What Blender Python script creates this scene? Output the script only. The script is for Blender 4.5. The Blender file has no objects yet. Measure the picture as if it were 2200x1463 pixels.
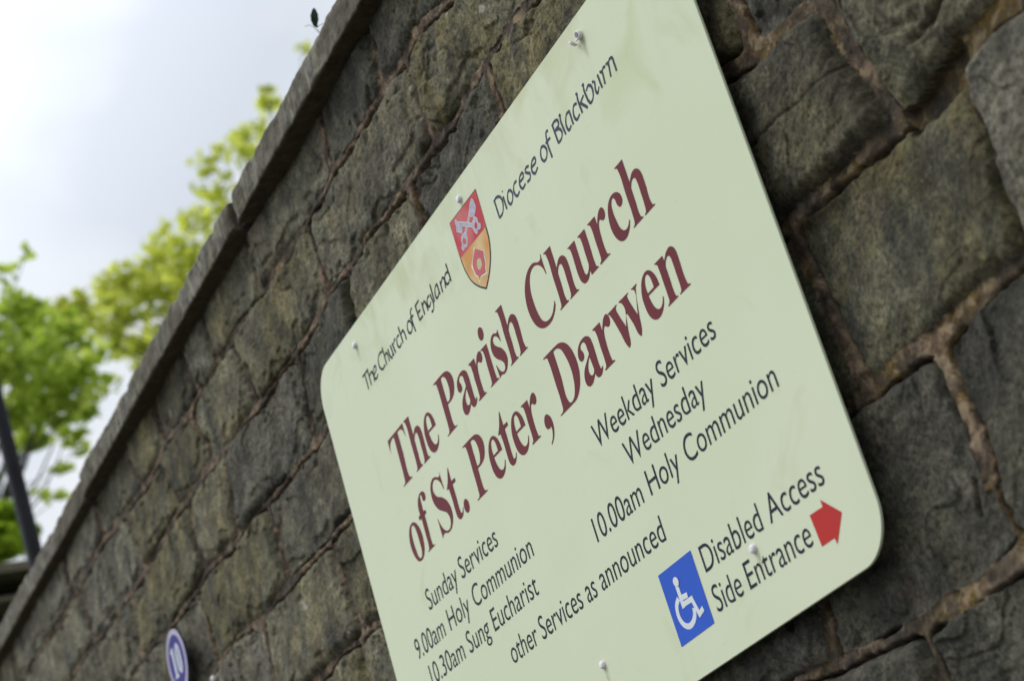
# A church notice board on a coursed stone wall, seen obliquely from below.
# World: X along the wall (to the right), Y into the wall, Z up; metres; the photographer stands at (0, 0, 1.6).
import bpy, bmesh, math, random
import numpy as np
from mathutils import Matrix, Vector
from mathutils.geometry import tessellate_polygon, delaunay_2d_cdt

scene = bpy.context.scene
COL = scene.collection
R = math.radians

# ------------------------------------------------------------------ camera
cam_d = bpy.data.cameras.new("camera")
cam_d.sensor_width = 36.0
cam_d.lens = 72.57
cam_d.clip_start = 0.05
cam_d.clip_end = 2000.0
cam_d.dof.use_dof = True
cam_d.dof.focus_distance = 3.05
cam_d.dof.aperture_fstop = 5.0
cam_d.dof.aperture_blades = 0
cam = bpy.data.objects.new("camera", cam_d)
COL.objects.link(cam)
cam.matrix_world = Matrix((
    (0.37999635, 0.43618652, 0.81568627, 0.0),
    (0.88268662, 0.09262999, -0.46074289, 0.0),
    (-0.27652685, 0.89507598, -0.34981695, 1.6),
    (0, 0, 0, 1)))
scene.camera = cam

# ------------------------------------------------------------------ world: overcast sky with thin bright cloud
SUN_EL, SUN_AZ = R(52), R(222)          # azimuth clockwise from +Y
world = bpy.data.worlds.new("World")
scene.world = world
world.use_nodes = True
wn, wl = world.node_tree.nodes, world.node_tree.links
for n in list(wn):
    wn.remove(n)
w_out = wn.new("ShaderNodeOutputWorld")
w_bg = wn.new("ShaderNodeBackground")
w_bg.inputs["Strength"].default_value = 0.1
w_sky = wn.new("ShaderNodeTexSky")
w_sky.sky_type = 'NISHITA'
w_sky.sun_disc = False
w_sky.sun_elevation = SUN_EL
w_sky.sun_rotation = SUN_AZ
w_tc = wn.new("ShaderNodeTexCoord")
w_map = wn.new("ShaderNodeMapping")
w_map.inputs["Scale"].default_value = (2.2, 2.2, 3.4)
w_map.inputs["Location"].default_value = (0.3, 0.1, 0.2)
w_noise = wn.new("ShaderNodeTexNoise")
w_noise.inputs["Scale"].default_value = 2.1
w_noise.inputs["Detail"].default_value = 4.0
w_noise.inputs["Roughness"].default_value = 0.45
w_ramp = wn.new("ShaderNodeValToRGB")
w_ramp.color_ramp.elements[0].position = 0.40
w_ramp.color_ramp.elements[0].color = (7.35, 7.9, 8.7, 1)
w_ramp.color_ramp.elements[1].position = 0.66
w_ramp.color_ramp.elements[1].color = (9.8, 10.0, 10.3, 1)
w_mix = wn.new("ShaderNodeMixRGB")
w_mix.inputs["Fac"].default_value = 0.93
# the cloud deck is thinner and brighter towards the sun's side of the sky
w_dot = wn.new("ShaderNodeVectorMath"); w_dot.operation = 'DOT_PRODUCT'
w_dot.inputs[1].default_value = (math.sin(SUN_AZ) * math.cos(SUN_EL), math.cos(SUN_AZ) * math.cos(SUN_EL), math.sin(SUN_EL))
w_glow = wn.new("ShaderNodeMapRange")
w_glow.inputs["From Min"].default_value = 0.55
w_glow.inputs["From Max"].default_value = 1.0
w_glow.inputs["To Min"].default_value = 1.0
w_glow.inputs["To Max"].default_value = 2.6
w_mul = wn.new("ShaderNodeVectorMath"); w_mul.operation = 'SCALE'
wl.new(w_tc.outputs["Generated"], w_map.inputs["Vector"])
wl.new(w_map.outputs["Vector"], w_noise.inputs["Vector"])
# one big bright cloud stands to the left of the trees
w_cl = wn.new("ShaderNodeVectorMath"); w_cl.operation = 'DOT_PRODUCT'
w_cl.inputs[1].default_value = (-0.813, 0.236, 0.532)
w_clr = wn.new("ShaderNodeMapRange"); w_clr.interpolation_type = 'SMOOTHSTEP'
w_clr.inputs["From Min"].default_value = 0.9935
w_clr.inputs["From Max"].default_value = 0.9993
w_clr.inputs["To Min"].default_value = -0.06
w_clr.inputs["To Max"].default_value = 0.17
w_add = wn.new("ShaderNodeMath"); w_add.operation = 'ADD'
wl.new(w_tc.outputs["Generated"], w_cl.inputs[0])
wl.new(w_cl.outputs["Value"], w_clr.inputs["Value"])
wl.new(w_noise.outputs["Fac"], w_add.inputs[0])
wl.new(w_clr.outputs["Result"], w_add.inputs[1])
wl.new(w_add.outputs["Value"], w_ramp.inputs["Fac"])
wl.new(w_tc.outputs["Generated"], w_dot.inputs[0])
wl.new(w_dot.outputs["Value"], w_glow.inputs["Value"])
wl.new(w_ramp.outputs["Color"], w_mul.inputs[0])
wl.new(w_glow.outputs["Result"], w_mul.inputs["Scale"])
wl.new(w_sky.outputs["Color"], w_mix.inputs["Color1"])
wl.new(w_mul.outputs["Vector"], w_mix.inputs["Color2"])
wl.new(w_mix.outputs["Color"], w_bg.inputs["Color"])
wl.new(w_bg.outputs["Background"], w_out.inputs["Surface"])

sun_d = bpy.data.lights.new("sun", 'SUN')
sun_d.energy = 1.2
sun_d.angle = R(18)
sun_d.color = (1.0, 0.96, 0.9)
sun = bpy.data.objects.new("sun", sun_d)
COL.objects.link(sun)
sd = Vector((math.sin(SUN_AZ) * math.cos(SUN_EL), math.cos(SUN_AZ) * math.cos(SUN_EL), math.sin(SUN_EL)))
sun.rotation_euler = sd.to_track_quat('Z', 'Y').to_euler()
sun.location = sd * 30

scene.view_settings.view_transform = 'Standard'
scene.view_settings.look = 'None'
scene.view_settings.exposure = 0.0
scene.view_settings.gamma = 1.0
scene.view_settings.use_curve_mapping = False
scene.render.film_transparent = False
scene.cycles.max_bounces = 8

# ------------------------------------------------------------------ helpers
def thing(name, label, cat, loc=(0, 0, 0), group=None):
    o = bpy.data.objects.new(name, None)
    o.empty_display_size = 0.1
    COL.objects.link(o)
    o.location = loc
    tag(o, label, cat, group)
    return o

def tag(o, label, cat, group=None):
    o["label"] = label
    o["category"] = cat
    if group:
        o["group"] = group
    return o

def link(name, me, mat=None, parent=None, smooth=False, label=None):
    """link a mesh given in world coordinates, keeping it in place under its parent"""
    o = bpy.data.objects.new(name, me)
    COL.objects.link(o)
    if mat is not None:
        me.materials.clear()
        me.materials.append(mat)
    if parent is not None:
        o.parent = parent
        top = parent
        off = Vector((0, 0, 0))
        while top is not None:
            off += top.location
            top = top.parent
        me.transform(Matrix.Translation(-off))
    if smooth:
        me.polygons.foreach_set("use_smooth", [True] * len(me.polygons))
    if label:
        o["label"] = label
    return o

def mesh_from(name, verts, faces):
    me = bpy.data.meshes.new(name)
    me.from_pydata([tuple(v) for v in verts], [], [tuple(f) for f in faces])
    me.update()
    return me

def bm_mesh(name, bm):
    me = bpy.data.meshes.new(name)
    bmesh.ops.recalc_face_normals(bm, faces=bm.faces)
    bm.to_mesh(me)
    bm.free()
    return me

def big_mesh(name, co, quads):
    me = bpy.data.meshes.new(name)
    nv, nf = len(co), len(quads)
    me.vertices.add(nv)
    me.vertices.foreach_set("co", np.ascontiguousarray(co, dtype=np.float32).ravel())
    me.loops.add(nf * 4)
    me.loops.foreach_set("vertex_index", np.ascontiguousarray(quads, dtype=np.int32).ravel())
    me.polygons.add(nf)
    me.polygons.foreach_set("loop_start", np.arange(0, nf * 4, 4, dtype=np.int32))
    me.update(calc_edges=True)
    me.polygons.foreach_set("use_smooth", np.ones(nf, dtype=bool))
    return me

def box(bm, lo, hi):
    v = [bm.verts.new((x, y, z)) for x in (lo[0], hi[0]) for y in (lo[1], hi[1]) for z in (lo[2], hi[2])]
    for f in ((0, 1, 3, 2), (4, 6, 7, 5), (0, 4, 5, 1), (2, 3, 7, 6), (0, 2, 6, 4), (1, 5, 7, 3)):
        bm.faces.new([v[i] for i in f])
    return v

def tube(bm, pts, radii, seg=10, cap=True):
    """swept tube through points"""
    rings = []
    n = len(pts)
    for i, p in enumerate(pts):
        p = Vector(p)
        a = Vector(pts[max(0, i - 1)]); b = Vector(pts[min(n - 1, i + 1)])
        t = (b - a).normalized()
        s = t.cross(Vector((0.31, 0.22, 0.92)))
        if s.length < 1e-3:
            s = t.cross(Vector((1, 0, 0)))
        s.normalize()
        u = s.cross(t)
        r = radii[i] if hasattr(radii, "__len__") else radii
        rings.append([bm.verts.new(p + (s * math.cos(q) + u * math.sin(q)) * r) for q in (2 * math.pi * k / seg for k in range(seg))])
    for i in range(n - 1):
        for k in range(seg):
            bm.faces.new((rings[i][k], rings[i][(k + 1) % seg], rings[i + 1][(k + 1) % seg], rings[i + 1][k]))
    if cap:
        bm.faces.new(rings[0][::-1])
        bm.faces.new(rings[-1])

def lathe_y(bm, cx, cz, prof, seg=32):
    """surface of revolution about the Y axis; prof = [(radius, y)]"""
    rings = []
    for r, y in prof:
        if r < 1e-6:
            rings.append([bm.verts.new((cx, y, cz))])
        else:
            rings.append([bm.verts.new((cx + r * math.cos(a), y, cz + r * math.sin(a))) for a in (2 * math.pi * k / seg for k in range(seg))])
    for A, B in zip(rings[:-1], rings[1:]):
        for k in range(seg):
            k2 = (k + 1) % seg
            if len(A) == 1 and len(B) == 1:
                continue
            if len(A) == 1:
                bm.faces.new((A[0], B[k], B[k2]))
            elif len(B) == 1:
                bm.faces.new((A[k], A[k2], B[0]))
            else:
                bm.faces.new((A[k], A[k2], B[k2], B[k]))

# ---- lattice value noise
def _hash(ix, iy, seed):
    h = (ix.astype(np.int64) * 374761393 + iy.astype(np.int64) * 668265263 + seed * 1442695041) & 0xFFFFFFFF
    h = ((h ^ (h >> 13)) * 1274126177) & 0xFFFFFFFF
    h = ((h ^ (h >> 16)) * 2246822519) & 0xFFFFFFFF
    return ((h ^ (h >> 15)) & 0xFFFFFF).astype(np.float32) / 0xFFFFFF * 2 - 1

def vnoise(x, y, seed=0):
    ix = np.floor(x); iy = np.floor(y)
    fx = (x - ix).astype(np.float32); fy = (y - iy).astype(np.float32)
    ux = fx * fx * fx * (fx * (fx * 6 - 15) + 10); uy = fy * fy * fy * (fy * (fy * 6 - 15) + 10)
    a = _hash(ix, iy, seed); b = _hash(ix + 1, iy, seed); c = _hash(ix, iy + 1, seed); d = _hash(ix + 1, iy + 1, seed)
    return (a * (1 - ux) + b * ux) * (1 - uy) + (c * (1 - ux) + d * ux) * uy

def fbm(x, y, size, octs=3, seed=0, gain=0.5):
    s = np.zeros(np.broadcast(x, y).shape, np.float32); amp = 1.0; f = 1.0 / size; tot = 0
    for k in range(octs):
        ca, sa = math.cos(k * 1.1 + seed), math.sin(k * 1.1 + seed)
        s += amp * vnoise((x * ca + y * sa) * f, (-x * sa + y * ca) * f, seed * 17 + k)
        tot += amp; amp *= gain; f *= 2.03
    return s / tot

# ---- materials
def new_mat(name):
    m = bpy.data.materials.new(name)
    m.use_nodes = True
    nt = m.node_tree
    for n in list(nt.nodes):
        nt.nodes.remove(n)
    out = nt.nodes.new("ShaderNodeOutputMaterial")
    bsdf = nt.nodes.new("ShaderNodeBsdfPrincipled")
    nt.links.new(bsdf.outputs[0], out.inputs["Surface"])
    return m, nt, bsdf

class Nt:
    """small helper for node graphs"""
    def __init__(self, nt):
        self.nt = nt
    def n(self, t, **kw):
        nd = self.nt.nodes.new(t)
        for k, v in kw.items():
            setattr(nd, k, v)
        return nd
    def l(self, a, b):
        self.nt.links.new(a, b)
    def coords(self, scale=(1, 1, 1), rot=(0, 0, 0)):
        tc = self.n("ShaderNodeTexCoord"); mp = self.n("ShaderNodeMapping")
        mp.inputs["Scale"].default_value = scale
        mp.inputs["Rotation"].default_value = rot
        self.l(tc.outputs["Object"], mp.inputs["Vector"])
        return mp.outputs["Vector"]
    def noise(self, vec, scale, detail=4.0, rough=0.55, dist=0.0):
        nd = self.n("ShaderNodeTexNoise")
        nd.inputs["Scale"].default_value = scale
        nd.inputs["Detail"].default_value = detail
        nd.inputs["Roughness"].default_value = rough
        nd.inputs["Distortion"].default_value = dist
        self.l(vec, nd.inputs["Vector"])
        return nd.outputs["Fac"]
    def ramp(self, fac, stops):
        nd = self.n("ShaderNodeValToRGB")
        cr = nd.color_ramp
        while len(cr.elements) < len(stops):
            cr.elements.new(0.5)
        for e, (p, c) in zip(cr.elements, stops):
            e.position = p
            e.color = (*c, 1) if len(c) == 3 else c
        self.l(fac, nd.inputs["Fac"])
        return nd.outputs["Color"]
    def mix(self, fac, a, b, mode='MIX'):
        nd = self.n("ShaderNodeMixRGB", blend_type=mode)
        for sock, v in ((nd.inputs["Fac"], fac), (nd.inputs["Color1"], a), (nd.inputs["Color2"], b)):
            if isinstance(v, (int, float)):
                sock.default_value = v
            elif isinstance(v, tuple):
                sock.default_value = (*v, 1)
            else:
                self.l(v, sock)
        return nd.outputs["Color"]
    def bump(self, h, strength, dist, normal=None):
        nd = self.n("ShaderNodeBump")
        nd.inputs["Strength"].default_value = strength
        nd.inputs["Distance"].default_value = dist
        self.l(h, nd.inputs["Height"])
        if normal is not None:
            self.l(normal, nd.inputs["Normal"])
        return nd.outputs["Normal"]
    def attr(self, name):
        nd = self.n("ShaderNodeAttribute", attribute_name=name)
        return nd

def plain(name, col, rough=0.5, var=0.08, scale=30.0, spec=0.4, metallic=0.0, bump=0.0):
    m, nt, b = new_mat(name)
    g = Nt(nt)
    f = g.noise(g.coords(), scale, 5.0, 0.6)
    lo = tuple(max(0, c * (1 - var)) for c in col); hi = tuple(min(1, c * (1 + var)) for c in col)
    g.l(g.ramp(f, [(0.3, lo), (0.7, hi)]), b.inputs["Base Color"])
    b.inputs["Roughness"].default_value = rough
    b.inputs["Specular IOR Level"].default_value = spec
    b.inputs["Metallic"].default_value = metallic
    if bump:
        g.l(g.bump(f, bump, 0.004), b.inputs["Normal"])
    return m

# ------------------------------------------------------------------ materials
def stone_mat(name, core=False):
    m, nt, b = new_mat(name)
    g = Nt(nt)
    v = g.coords()
    tint = g.attr("tint").outputs["Fac"] if not core else g.noise(v, 3.0)
    n1 = g.noise(v, 6.5, 7.0, 0.62, 0.5)
    n2 = g.noise(v, 30.0, 8.0, 0.72)
    n3 = g.noise(v, 150.0, 4.0, 0.75)
    n4 = g.noise(g.coords((1, 1, 0.30)), 17.0, 6.0, 0.65, 0.3)
    n5 = g.noise(v, 4.3, 5.0, 0.6, 0.8)
    grey = g.ramp(n2, [(0.30, (0.042, 0.039, 0.029)), (0.50, (0.082, 0.077, 0.057)), (0.68, (0.138, 0.130, 0.099))])
    olive = g.ramp(n2, [(0.30, (0.042, 0.035, 0.014)), (0.50, (0.084, 0.073, 0.033)), (0.68, (0.148, 0.130, 0.063))])
    green = g.ramp(n2, [(0.30, (0.040, 0.040, 0.026)), (0.50, (0.085, 0.083, 0.054)), (0.68, (0.145, 0.141, 0.096))])
    # some stones carry more algae than others, in patches
    mv = g.n("ShaderNodeMath", operation='ADD'); g.l(n1, mv.inputs[0]); g.l(tint, mv.inputs[1])
    mr = g.n("ShaderNodeMapRange"); g.l(mv.outputs[0], mr.inputs["Value"])
    mr.inputs["From Min"].default_value = 0.60; mr.inputs["From Max"].default_value = 1.05
    col = g.mix(mr.outputs["Result"], grey, olive)
    col = g.mix(g.ramp(n5, [(0.48, (0, 0, 0)), (0.60, (0.8, 0.8, 0.8))]), col, green)
    # soot: dark runs and patches
    col = g.mix(g.ramp(n4, [(0.35, (0.75, 0.75, 0.75)), (0.46, (0, 0, 0))]), col, (0.028, 0.027, 0.022))
    # broad light and dark weathering
    wv = g.ramp(g.noise(v, 10.5, 5.0, 0.6, 0.6), [(0.36, (0.52, 0.51, 0.49)), (0.5, (0.98, 0.98, 0.98)), (0.64, (1.5, 1.48, 1.42))])
    col = g.mix(1.0, col, wv, 'MULTIPLY')
    # pinkish iron bloom and old mortar smears
    col = g.mix(g.ramp(g.noise(v, 9.0, 6.0, 0.7, 0.4), [(0.60, (0, 0, 0)), (0.70, (0.55, 0.55, 0.55))]), col, (0.120, 0.085, 0.060))
    # pale grains, dark grains
    col = g.mix(g.ramp(g.noise(v, 85.0, 4.0, 0.8), [(0.60, (0, 0, 0)), (0.72, (0.6, 0.6, 0.6))]), col, (0.205, 0.195, 0.160))
    col = g.mix(g.ramp(n3, [(0.34, (0.5, 0.5, 0.5)), (0.48, (0, 0, 0))]), col, (0.020, 0.019, 0.014))
    gr = g.ramp(g.noise(v, 150.0, 5.0, 0.7), [(0.38, (0.68, 0.67, 0.65)), (0.50, (1.0, 1.0, 1.0)), (0.62, (1.32, 1.31, 1.28))])
    col = g.mix(1.0, col, gr, 'MULTIPLY')
    spot = g.noise(v, 15.0, 2.0, 0.4)
    col = g.mix(g.ramp(spot, [(0.755, (0, 0, 0)), (0.775, (0.7, 0.7, 0.7))]), col, (0.27, 0.26, 0.22))
    if not core:
        val = g.attr("value").outputs["Fac"]
        mv2 = g.n("ShaderNodeMapRange"); g.l(val, mv2.inputs["Value"])
        mv2.inputs["To Min"].default_value = 0.66; mv2.inputs["To Max"].default_value = 1.80
        sc = g.n("ShaderNodeVectorMath", operation='SCALE'); g.l(col, sc.inputs[0]); g.l(mv2.outputs["Result"], sc.inputs["Scale"])
        col = sc.outputs["Vector"]
    g.l(col, b.inputs["Base Color"])
    b.inputs["Roughness"].default_value = 0.85
    b.inputs["Specular IOR Level"].default_value = 0.3
    nb = g.bump(g.noise(v, 75.0, 8.0, 0.8), 0.85, 0.008)
    nb = g.bump(g.noise(v, 330.0, 3.0, 0.75), 0.6, 0.0025, nb)
    g.l(nb, b.inputs["Normal"])
    return m
M_STONE = stone_mat("weathered_stone")
M_STONE_CORE = stone_mat("wall_core_stone", True)

def mortar_mat():
    m, nt, b = new_mat("red_mortar")
    g = Nt(nt)
    v = g.coords()
    n1 = g.noise(v, 9.0, 4.0, 0.6)
    n2 = g.noise(v, 70.0, 5.0, 0.7)
    n3 = g.noise(v, 28.0, 5.0, 0.6)
    col = g.ramp(n2, [(0.28, (0.036, 0.025, 0.017)), (0.5, (0.145, 0.100, 0.064)), (0.70, (0.27, 0.20, 0.135))])
    moss = g.ramp(n2, [(0.3, (0.045, 0.032, 0.007)), (0.7, (0.190, 0.122, 0.026))])
    sep = g.n("ShaderNodeSeparateXYZ"); g.l(v, sep.inputs[0])
    # ochre algae chiefly at the damp right-hand end
    mo = g.n("ShaderNodeMapRange"); g.l(sep.outputs["X"], mo.inputs["Value"])
    mo.inputs["From Min"].default_value = 0.2; mo.inputs["From Max"].default_value = 1.0
    mo.inputs["To Min"].default_value = -0.08; mo.inputs["To Max"].default_value = 0.07
    ad = g.n("ShaderNodeMath", operation='ADD'); g.l(n1, ad.inputs[0]); g.l(mo.outputs["Result"], ad.inputs[1])
    col = g.mix(g.ramp(ad.outputs[0], [(0.50, (0, 0, 0)), (0.62, (0.9, 0.9, 0.9))]), col, moss)
    pk = g.noise(v, 42.0, 5.0, 0.6, 0.5)
    col = g.mix(g.ramp(pk, [(0.53, (0, 0, 0)), (0.58, (0.85, 0.85, 0.85))]), col, (0.25, 0.185, 0.112))
    col = g.mix(g.ramp(pk, [(0.40, (0.8, 0.8, 0.8)), (0.45, (0, 0, 0))]), col, (0.062, 0.046, 0.034))
    # long stretches gone dark with soot, so the pointing shows pink only here and there
    col = g.mix(g.ramp(g.noise(v, 5.5, 6.0, 0.65, 0.4), [(0.40, (0.85, 0.85, 0.85)), (0.52, (0, 0, 0))]), col, g.mix(0.8, col, (0.034, 0.031, 0.024)))
    col = g.mix(g.ramp(n3, [(0.40, (0.75, 0.75, 0.75)), (0.56, (0, 0, 0))]), col, (0.030, 0.026, 0.020))
    col = g.mix(g.ramp(g.noise(v, 60.0, 4.0, 0.8), [(0.62, (0, 0, 0)), (0.72, (0.7, 0.7, 0.7))]), col, (0.30, 0.23, 0.17))
    g.l(col, b.inputs["Base Color"])
    b.inputs["Roughness"].default_value = 0.92
    b.inputs["Specular IOR Level"].default_value = 0.2
    nb = g.bump(n2, 0.5, 0.004)
    g.l(g.bump(g.noise(v, 380.0, 3.0, 0.7), 0.4, 0.0015, nb), b.inputs["Normal"])
    return m
M_MORTAR = mortar_mat()
M_MORTAR_DARK = plain("old_mortar", (0.035, 0.030, 0.024), 0.95, 0.4, 40.0, bump=0.4)

def coping_mat():
    m, nt, b = new_mat("coping_stone")
    g = Nt(nt)
    v = g.coords()
    n2 = g.noise(g.coords((1, 1, 0.6)), 42.0, 8.0, 0.75)
    n1 = g.noise(v, 5.0, 5.0, 0.6)
    col = g.ramp(n2, [(0.34, (0.030, 0.026, 0.018)), (0.47, (0.088, 0.079, 0.060)), (0.62, (0.23, 0.215, 0.175))])
    # lichen drips: pale olive marks drawn out downwards
    li = g.noise(g.coords((1, 1, 0.35)), 34.0, 3.0, 0.6)
    col = g.mix(g.ramp(li, [(0.56, (0, 0, 0)), (0.63, (0.9, 0.9, 0.9))]), col, (0.27, 0.26, 0.17))
    col = g.mix(g.ramp(n1, [(0.42, (0, 0, 0)), (0.60, (0.7, 0.7, 0.7))]), col, (0.068, 0.058, 0.029))
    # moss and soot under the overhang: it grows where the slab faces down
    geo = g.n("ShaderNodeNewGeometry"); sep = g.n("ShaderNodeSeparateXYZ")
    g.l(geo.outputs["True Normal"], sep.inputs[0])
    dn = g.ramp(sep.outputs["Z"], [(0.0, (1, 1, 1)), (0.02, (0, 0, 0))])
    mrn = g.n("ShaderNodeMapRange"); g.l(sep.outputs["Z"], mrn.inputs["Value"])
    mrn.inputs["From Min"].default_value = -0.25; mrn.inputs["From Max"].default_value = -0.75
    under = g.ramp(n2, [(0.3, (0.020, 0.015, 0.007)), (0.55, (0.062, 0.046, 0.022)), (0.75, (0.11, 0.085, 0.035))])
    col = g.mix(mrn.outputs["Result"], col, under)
    g.l(col, b.inputs["Base Color"])
    b.inputs["Roughness"].default_value = 0.85
    b.inputs["Specular IOR Level"].default_value = 0.3
    g.l(g.bump(g.noise(v, 150.0, 5.0, 0.7), 0.5, 0.004), b.inputs["Normal"])
    return m
M_COPING = coping_mat()

def board_mat():
    m, nt, b = new_mat("board_paint")
    g = Nt(nt)
    v = g.coords()
    base = g.ramp(g.noise(v, 2.6, 3.0, 0.5), [(0.35, (0.602, 0.658, 0.448)), (0.65, (0.638, 0.676, 0.478))])
    sep = g.n("ShaderNodeSeparateXYZ"); g.l(v, sep.inputs[0])
    top = g.n("ShaderNodeMapRange", interpolation_type='SMOOTHSTEP'); g.l(sep.outputs["Z"], top.inputs["Value"])
    top.inputs["From Min"].default_value = 0.62; top.inputs["From Max"].default_value = 0.92
    top.inputs["To Min"].default_value = -0.15; top.inputs["To Max"].default_value = 0.055
    def lift(f):
        ad = g.n("ShaderNodeMath", operation='ADD'); g.l(f, ad.inputs[0]); g.l(top.outputs["Result"], ad.inputs[1])
        return ad.outputs[0]
    sm = lift(g.noise(v, 7.5, 4.0, 0.55, 0.8))              # algae smudges, worst along the top
    col = g.mix(g.ramp(sm, [(0.50, (0, 0, 0)), (0.72, (0.62, 0.62, 0.62))]), base, (0.47, 0.515, 0.26))
    run = lift(g.noise(g.coords((1, 1, 0.10)), 30.0, 4.0, 0.6))   # runs
    col = g.mix(g.ramp(run, [(0.52, (0, 0, 0)), (0.76, (0.22, 0.22, 0.22))]), col, (0.49, 0.50, 0.32))
    # dirt that has run from each screw cap
    tot = None
    for cx_, cz_ in ((-2.647, 2.991), (-3.180, 2.987), (-2.174, 2.206), (-2.6445, 2.201), (-2.1715, 2.990)):
        mp = g.n("ShaderNodeVectorMath", operation='SUBTRACT'); g.l(v, mp.inputs[0])
        mp.inputs[1].default_value = (cx_ + 2.6465 + 0.003, 0, cz_ - 2.1005 - 0.016)
        sc = g.n("ShaderNodeVectorMath", operation='MULTIPLY'); g.l(mp.outputs[0], sc.inputs[0]); sc.inputs[1].default_value = (1.0, 0.0, 0.33)
        ln = g.n("ShaderNodeVectorMath", operation='LENGTH'); g.l(sc.outputs[0], ln.inputs[0])
        mr = g.n("ShaderNodeMapRange", interpolation_type='SMOOTHSTEP'); g.l(ln.outputs["Value"], mr.inputs["Value"])
        mr.inputs["From Min"].default_value = 0.0095; mr.inputs["From Max"].default_value = 0.001
        if tot is None:
            tot = mr.outputs["Result"]
        else:
            mx = g.n("ShaderNodeMath", operation='MAXIMUM'); g.l(tot, mx.inputs[0]); g.l(mr.outputs["Result"], mx.inputs[1]); tot = mx.outputs[0]
    dm = g.n("ShaderNodeMath", operation='MULTIPLY'); g.l(tot, dm.inputs[0]); g.l(g.ramp(g.noise(v, 60.0, 3.0), [(0.35, (0.15, 0.15, 0.15)), (0.65, (0.75, 0.75, 0.75))]), dm.inputs[1])
    col = g.mix(dm.outputs[0], col, (0.30, 0.27, 0.15))
    # fine scratches
    sc1 = g.noise(g.coords((1, 1, 9), (0, R(35), 0)), 14.0, 2.0, 0.5)
    col = g.mix(g.ramp(sc1, [(0.70, (0, 0, 0)), (0.73, (0.25, 0.25, 0.25))]), col, (0.50, 0.52, 0.40))
    fl = g.noise(v, 210.0, 2.0, 0.5)                         # fly specks
    col = g.mix(g.ramp(fl, [(0.775, (0, 0, 0)), (0.80, (0.75, 0.75, 0.75))]), col, (0.28, 0.31, 0.24))
    g.l(col, b.inputs["Base Color"])
    b.inputs["Roughness"].default_value = 0.42
    b.inputs["Specular IOR Level"].default_value = 0.12
    g.l(g.bump(g.noise(v, 3.0, 2.0, 0.5), 0.15, 0.01), b.inputs["Normal"])
    return m
M_BOARD = board_mat()
M_MAROON = plain("maroon_vinyl", (0.150, 0.030, 0.036), 0.5, 0.12, 8.0, 0.06)
M_SLATE = plain("dark_blue_vinyl", (0.020, 0.027, 0.040), 0.5, 0.15, 8.0, 0.06)
M_GREYBLUE = plain("faded_blue_vinyl", (0.055, 0.066, 0.094), 0.5, 0.15, 8.0, 0.06)
M_BLUE = plain("blue_vinyl", (0.030, 0.100, 0.50), 0.45, 0.06, 6.0, 0.06)
M_WHITE_PRINT = plain("white_vinyl", (0.62, 0.66, 0.66), 0.4, 0.04)
M_RED = plain("red_vinyl", (0.48, 0.036, 0.030), 0.45, 0.05, 6.0, 0.06)
M_CREST_LINE = plain("crest_outline", (0.022, 0.026, 0.035), 0.5, 0.1, 30, 0.06)
M_KEY_DARK = plain("crest_key_shading", (0.10, 0.10, 0.13), 0.5, 0.1, 30, 0.06)
M_SILVER = plain("crest_silver", (0.33, 0.34, 0.39), 0.45, 0.35, 160.0)
M_SILVER_LINE = plain("crest_key_outline", (0.62, 0.60, 0.62), 0.45)
M_ROSE = plain("crest_rose", (0.45, 0.035, 0.05), 0.45, 0.25, 90.0)
M_ROSE_LINE = plain("crest_rose_outline", (0.62, 0.62, 0.42), 0.45, 0.2, 120.0)
M_HEART = plain("crest_rose_heart", (0.45, 0.42, 0.16), 0.45, 0.35, 420.0)
def printed_blend(name, a, b_, scale):
    """a printed two-tone blend (artwork on the crest)"""
    m, nt, b = new_mat(name)
    g = Nt(nt)
    f = g.noise(g.coords(), scale, 2.0, 0.4)
    g.l(g.ramp(f, [(0.38, a), (0.66, b_)]), b.inputs["Base Color"])
    b.inputs["Roughness"].default_value = 0.45
    b.inputs["Specular IOR Level"].default_value = 0.08
    return m
M_CREST_RED = printed_blend("crest_red", (0.47, 0.040, 0.055), (0.56, 0.17, 0.15), 16.0)
M_CREST_GOLD = printed_blend("crest_gold", (0.58, 0.28, 0.085), (0.66, 0.53, 0.27), 15.0)
M_CAP = plain("white_plastic", (0.74, 0.72, 0.72), 0.4, 0.05, 200.0)
M_CAP_IN = plain("cap_inside", (0.16, 0.13, 0.13), 0.6)
M_STEEL = plain("screw_steel", (0.10, 0.09, 0.09), 0.4, 0.3, 300.0, metallic=0.6)
M_BADGE = plain("badge_blue", (0.040, 0.036, 0.21), 0.6, 0.08, 30, 0.1)
M_BADGE_RIM = plain("badge_white", (0.44, 0.40, 0.50), 0.6, 0.06, 30, 0.15)
M_BADGE_EDGE = plain("badge_edge", (0.012, 0.014, 0.055), 0.4)
M_POST = plain("post_paint", (0.013, 0.014, 0.018), 0.6, 0.35, 6.0, 0.2, 0.0, 0.2)
M_SPRIG = plain("evergreen_leaf", (0.012, 0.045, 0.022), 0.35, 0.3, 40.0)
M_STEM = plain("green_stem", (0.10, 0.16, 0.09), 0.6, 0.2)
M_BARK = plain("bark", (0.055, 0.048, 0.038), 0.9, 0.4, 14.0, bump=0.6)
M_HALL = plain("hall_stone", (0.035, 0.031, 0.022), 0.9, 0.3, 3.0, 0.2)
M_HALL_COPE = plain("hall_coping", (0.155, 0.135, 0.090), 0.9, 0.25, 5.0, 0.2)
M_GLASS_DARK = plain("dark_glass", (0.01, 0.01, 0.012), 0.15)

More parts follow.
